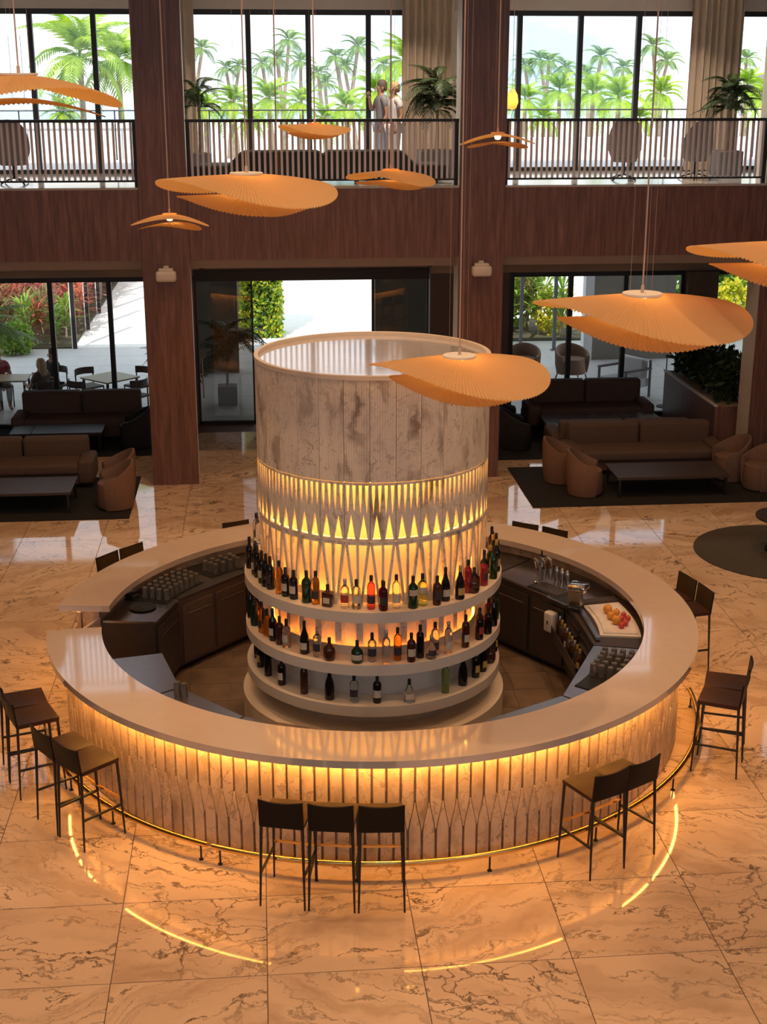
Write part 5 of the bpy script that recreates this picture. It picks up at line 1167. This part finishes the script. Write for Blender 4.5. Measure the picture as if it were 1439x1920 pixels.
for j in range(14):
    for i in range(8):
        y = 35.3 + j * 0.95 + random.uniform(-.3, .3); x = -5.1 - i * 0.52 + random.uniform(-.2, .2)
        m = random.choice(['leaf_bronze', 'leaf_green', 'leaf_bronze', 'leaf_red'] if j < 2 else ['leaf_red', 'leaf_pink', 'leaf_red', 'leaf_bronze', 'leaf_red', 'leaf_pink'])
        cordy(x, y, random.uniform(0.75, 1.15) + 0.05 * j, m, '%s cordyline in the bed left of the white path' % W_[m], W_[m] + ' cordylines by the path')
for i in range(9):
    m = random.choice(['leaf_green', 'leaf_bronze', 'leaf_green']); cordy(4.9 + i * 0.36 + random.uniform(-.1, .1), 34.9 + random.uniform(0, 2.5), random.uniform(1.1, 1.7), m, '%s cordyline in the right garden behind the slim posts' % W_[m], W_[m] + ' cordylines in the right garden')
# shrubs and hedges
hd_ = thing('hedge', 'tall yellow-green flowering hedge beside the middle doorway', 'hedge', (0.0, 36.6, 0))
tag(scatter_leaves(9000, (0.52, 0.6, 1.9), 0.12, 'leaf_yellow', round_=False).build('yellow_leaves', 'leaf_yellow', hd_), kind='stuff').location = (0, 0, 1.9)
tag(scatter_leaves(4500, (0.53, 0.62, 1.3), 0.12, 'leaf_green', round_=False).build('green_leaves', 'leaf_green', hd_), kind='stuff').location = (0, 0, 1.3)
MB().box(-0.45, 0.45, -0.45, 0.5, 0, 3.6).build('inner_growth', 'palm_dark', hd_)
SHR = [((11.6, 35.9), (1.0, 0.7, 1.9), 'leaf_green', 'bright green leafy shrub outside the far right window', 2800, 0.2), ((13.2, 36.2), (1.0, 0.7, 1.9), 'leaf_green', 'green shrub at the far right outside the window', 2000, 0.2), ((12.3, 34.9), (0.6, 0.4, 0.8), 'leaf_yellow', 'low yellow-green shrub outside the far right window', 900, 0.15),
       ((5.6, 36.2), (0.9, 0.6, 0.9), 'leaf_green', 'green garden shrub behind the right rattan chairs', 1500, 0.15), ((6.8, 36.8), (0.9, 0.6, 1.1), 'leaf_green', 'green garden shrub next to the right concrete wall', 1700, 0.15), ((7.6, 35.6), (0.5, 0.5, 0.7), 'leaf_yellow', 'low yellow shrub at the foot of the right concrete wall', 800, 0.12),
       ((-6.1, 34.2), (0.5, 0.4, 0.42), 'leaf_green', 'low green shrub at the left terrace edge', 900, 0.14), ((-5.6, 47.5), (1.3, 1.0, 2.2), 'palm_far', 'dark green bush high behind the red cordylines', 2200, 0.2)]
for (x, y), hf, m, lab, n_, ls in SHR: shrub('garden_shrub', (x, y, 0), hf, m, lab, n_, ls, 'garden shrubs')
# white houses far behind
t = thing('white_house', 'white building with dark slot windows at the far left', 'building', (-12.2, 47, 0))
MB().box(-6.5, 2.2, 0, 9, 0, 8.25).build('wall', 'white_paint', t)
for px in (19, 41): 
    a = F(px - 5, 65, 46.9); b = F(px + 5, 192, 46.9); MB().box(a.x + 12.2, b.x + 12.2, -0.06, 0.02, b.z, a.z).build('slot_window', 'slot_dark', t)
MB().box(-6.6, 2.35, -0.1, 9.1, 8.25, 8.45).build('roof_edge', 'white_paint', t)
t = thing('white_house', 'low white building behind the right palms', 'building', (27, 78, 0)); MB().box(-4, 14, 0, 8, 0, 7.6).build('wall', 'white_paint', t); MB().box(-4.2, 14.2, -0.3, 8.2, 7.6, 7.85).build('roof', 'white_paint', t)
for k in range(5): MB().box(-3 + k * 3.2, -1.4 + k * 3.2, -0.05, 0.02, 5.4, 6.8).build('window', 'slot_dark', t)
# palms seen through the upstairs windows
def palm_px(px, py, Y, rpx, mat, label, nf=14, group='palms outside', lift=(-0.35, 0.9), lean=0.0):
    p = F(px, py, Y); s = rpx / (FPX / (Y * 0.96)); lx = lean * s
    palm('palm_tree', (p.x - lx, Y, 0), p.z, s, mat, label, nf, (lx, 0), group, True, tr=0.10 + 0.02 * s, lift=lift)
FARP = [(379, 95, 40), (424, 130, 34), (449, 126, 32), (492, 122, 36), (521, 113, 40), (542, 80, 46), (564, 118, 38), (630, 110, 40), (671, 92, 46), (610, 157, 34), (597, 140, 34), (646, 126, 34),
        (1013, 115, 40), (1030, 118, 36), (1061, 130, 38), (1127, 110, 42), (1169, 130, 36), (1225, 90, 42), (1252, 118, 42), (1400, 114, 40), (1100, 140, 36), (985, 125, 36), (720, 125, 34)]
for i, (x, y, r) in enumerate(sorted(FARP)):
    palm_px(x, y, random.choice((58, 64, 70)), r * 0.98, 'palm_far', 'slim distant palm against the sky, %s from the left' % ORD[i], 13, 'distant palms', lean=random.uniform(-1, 1))
NEARP = [(150, 112, 51, 128, 'large bright palm crown left of the second window bar in the left bay'), (222, 120, 53, 105, 'bright palm crown next to the left wood column'), (118, 215, 49, 52, 'small bright palm low behind the left railing'),
         (438, 196, 53, 62, None), (505, 190, 55, 66, None), (566, 196, 53, 56, None), (650, 205, 53, 60, None), (705, 178, 51, 72, None), (762, 120, 48, 78, None), (385, 205, 55, 54, None),
         (985, 190, 55, 60, None), (1050, 175, 55, 66, None), (1112, 180, 53, 68, None), (1160, 190, 51, 72, None), (1240, 180, 57, 62, None), (1402, 165, 53, 66, None), (1440, 190, 51, 66, None), (610, 225, 51, 48, None), (470, 230, 51, 48, None), (1200, 225, 51, 48, None), (1020, 225, 51, 48, None)]
NEARP.sort()
for i, (x, y, Y, r, lab) in enumerate(NEARP):
    palm_px(x, y, Y, r, 'palm_bright', lab or 'bright yellow-green palm crown beyond the upper terrace, %s from the left' % ORD[i], 18, 'bright palms beyond the terrace', (-0.5, 1.15))
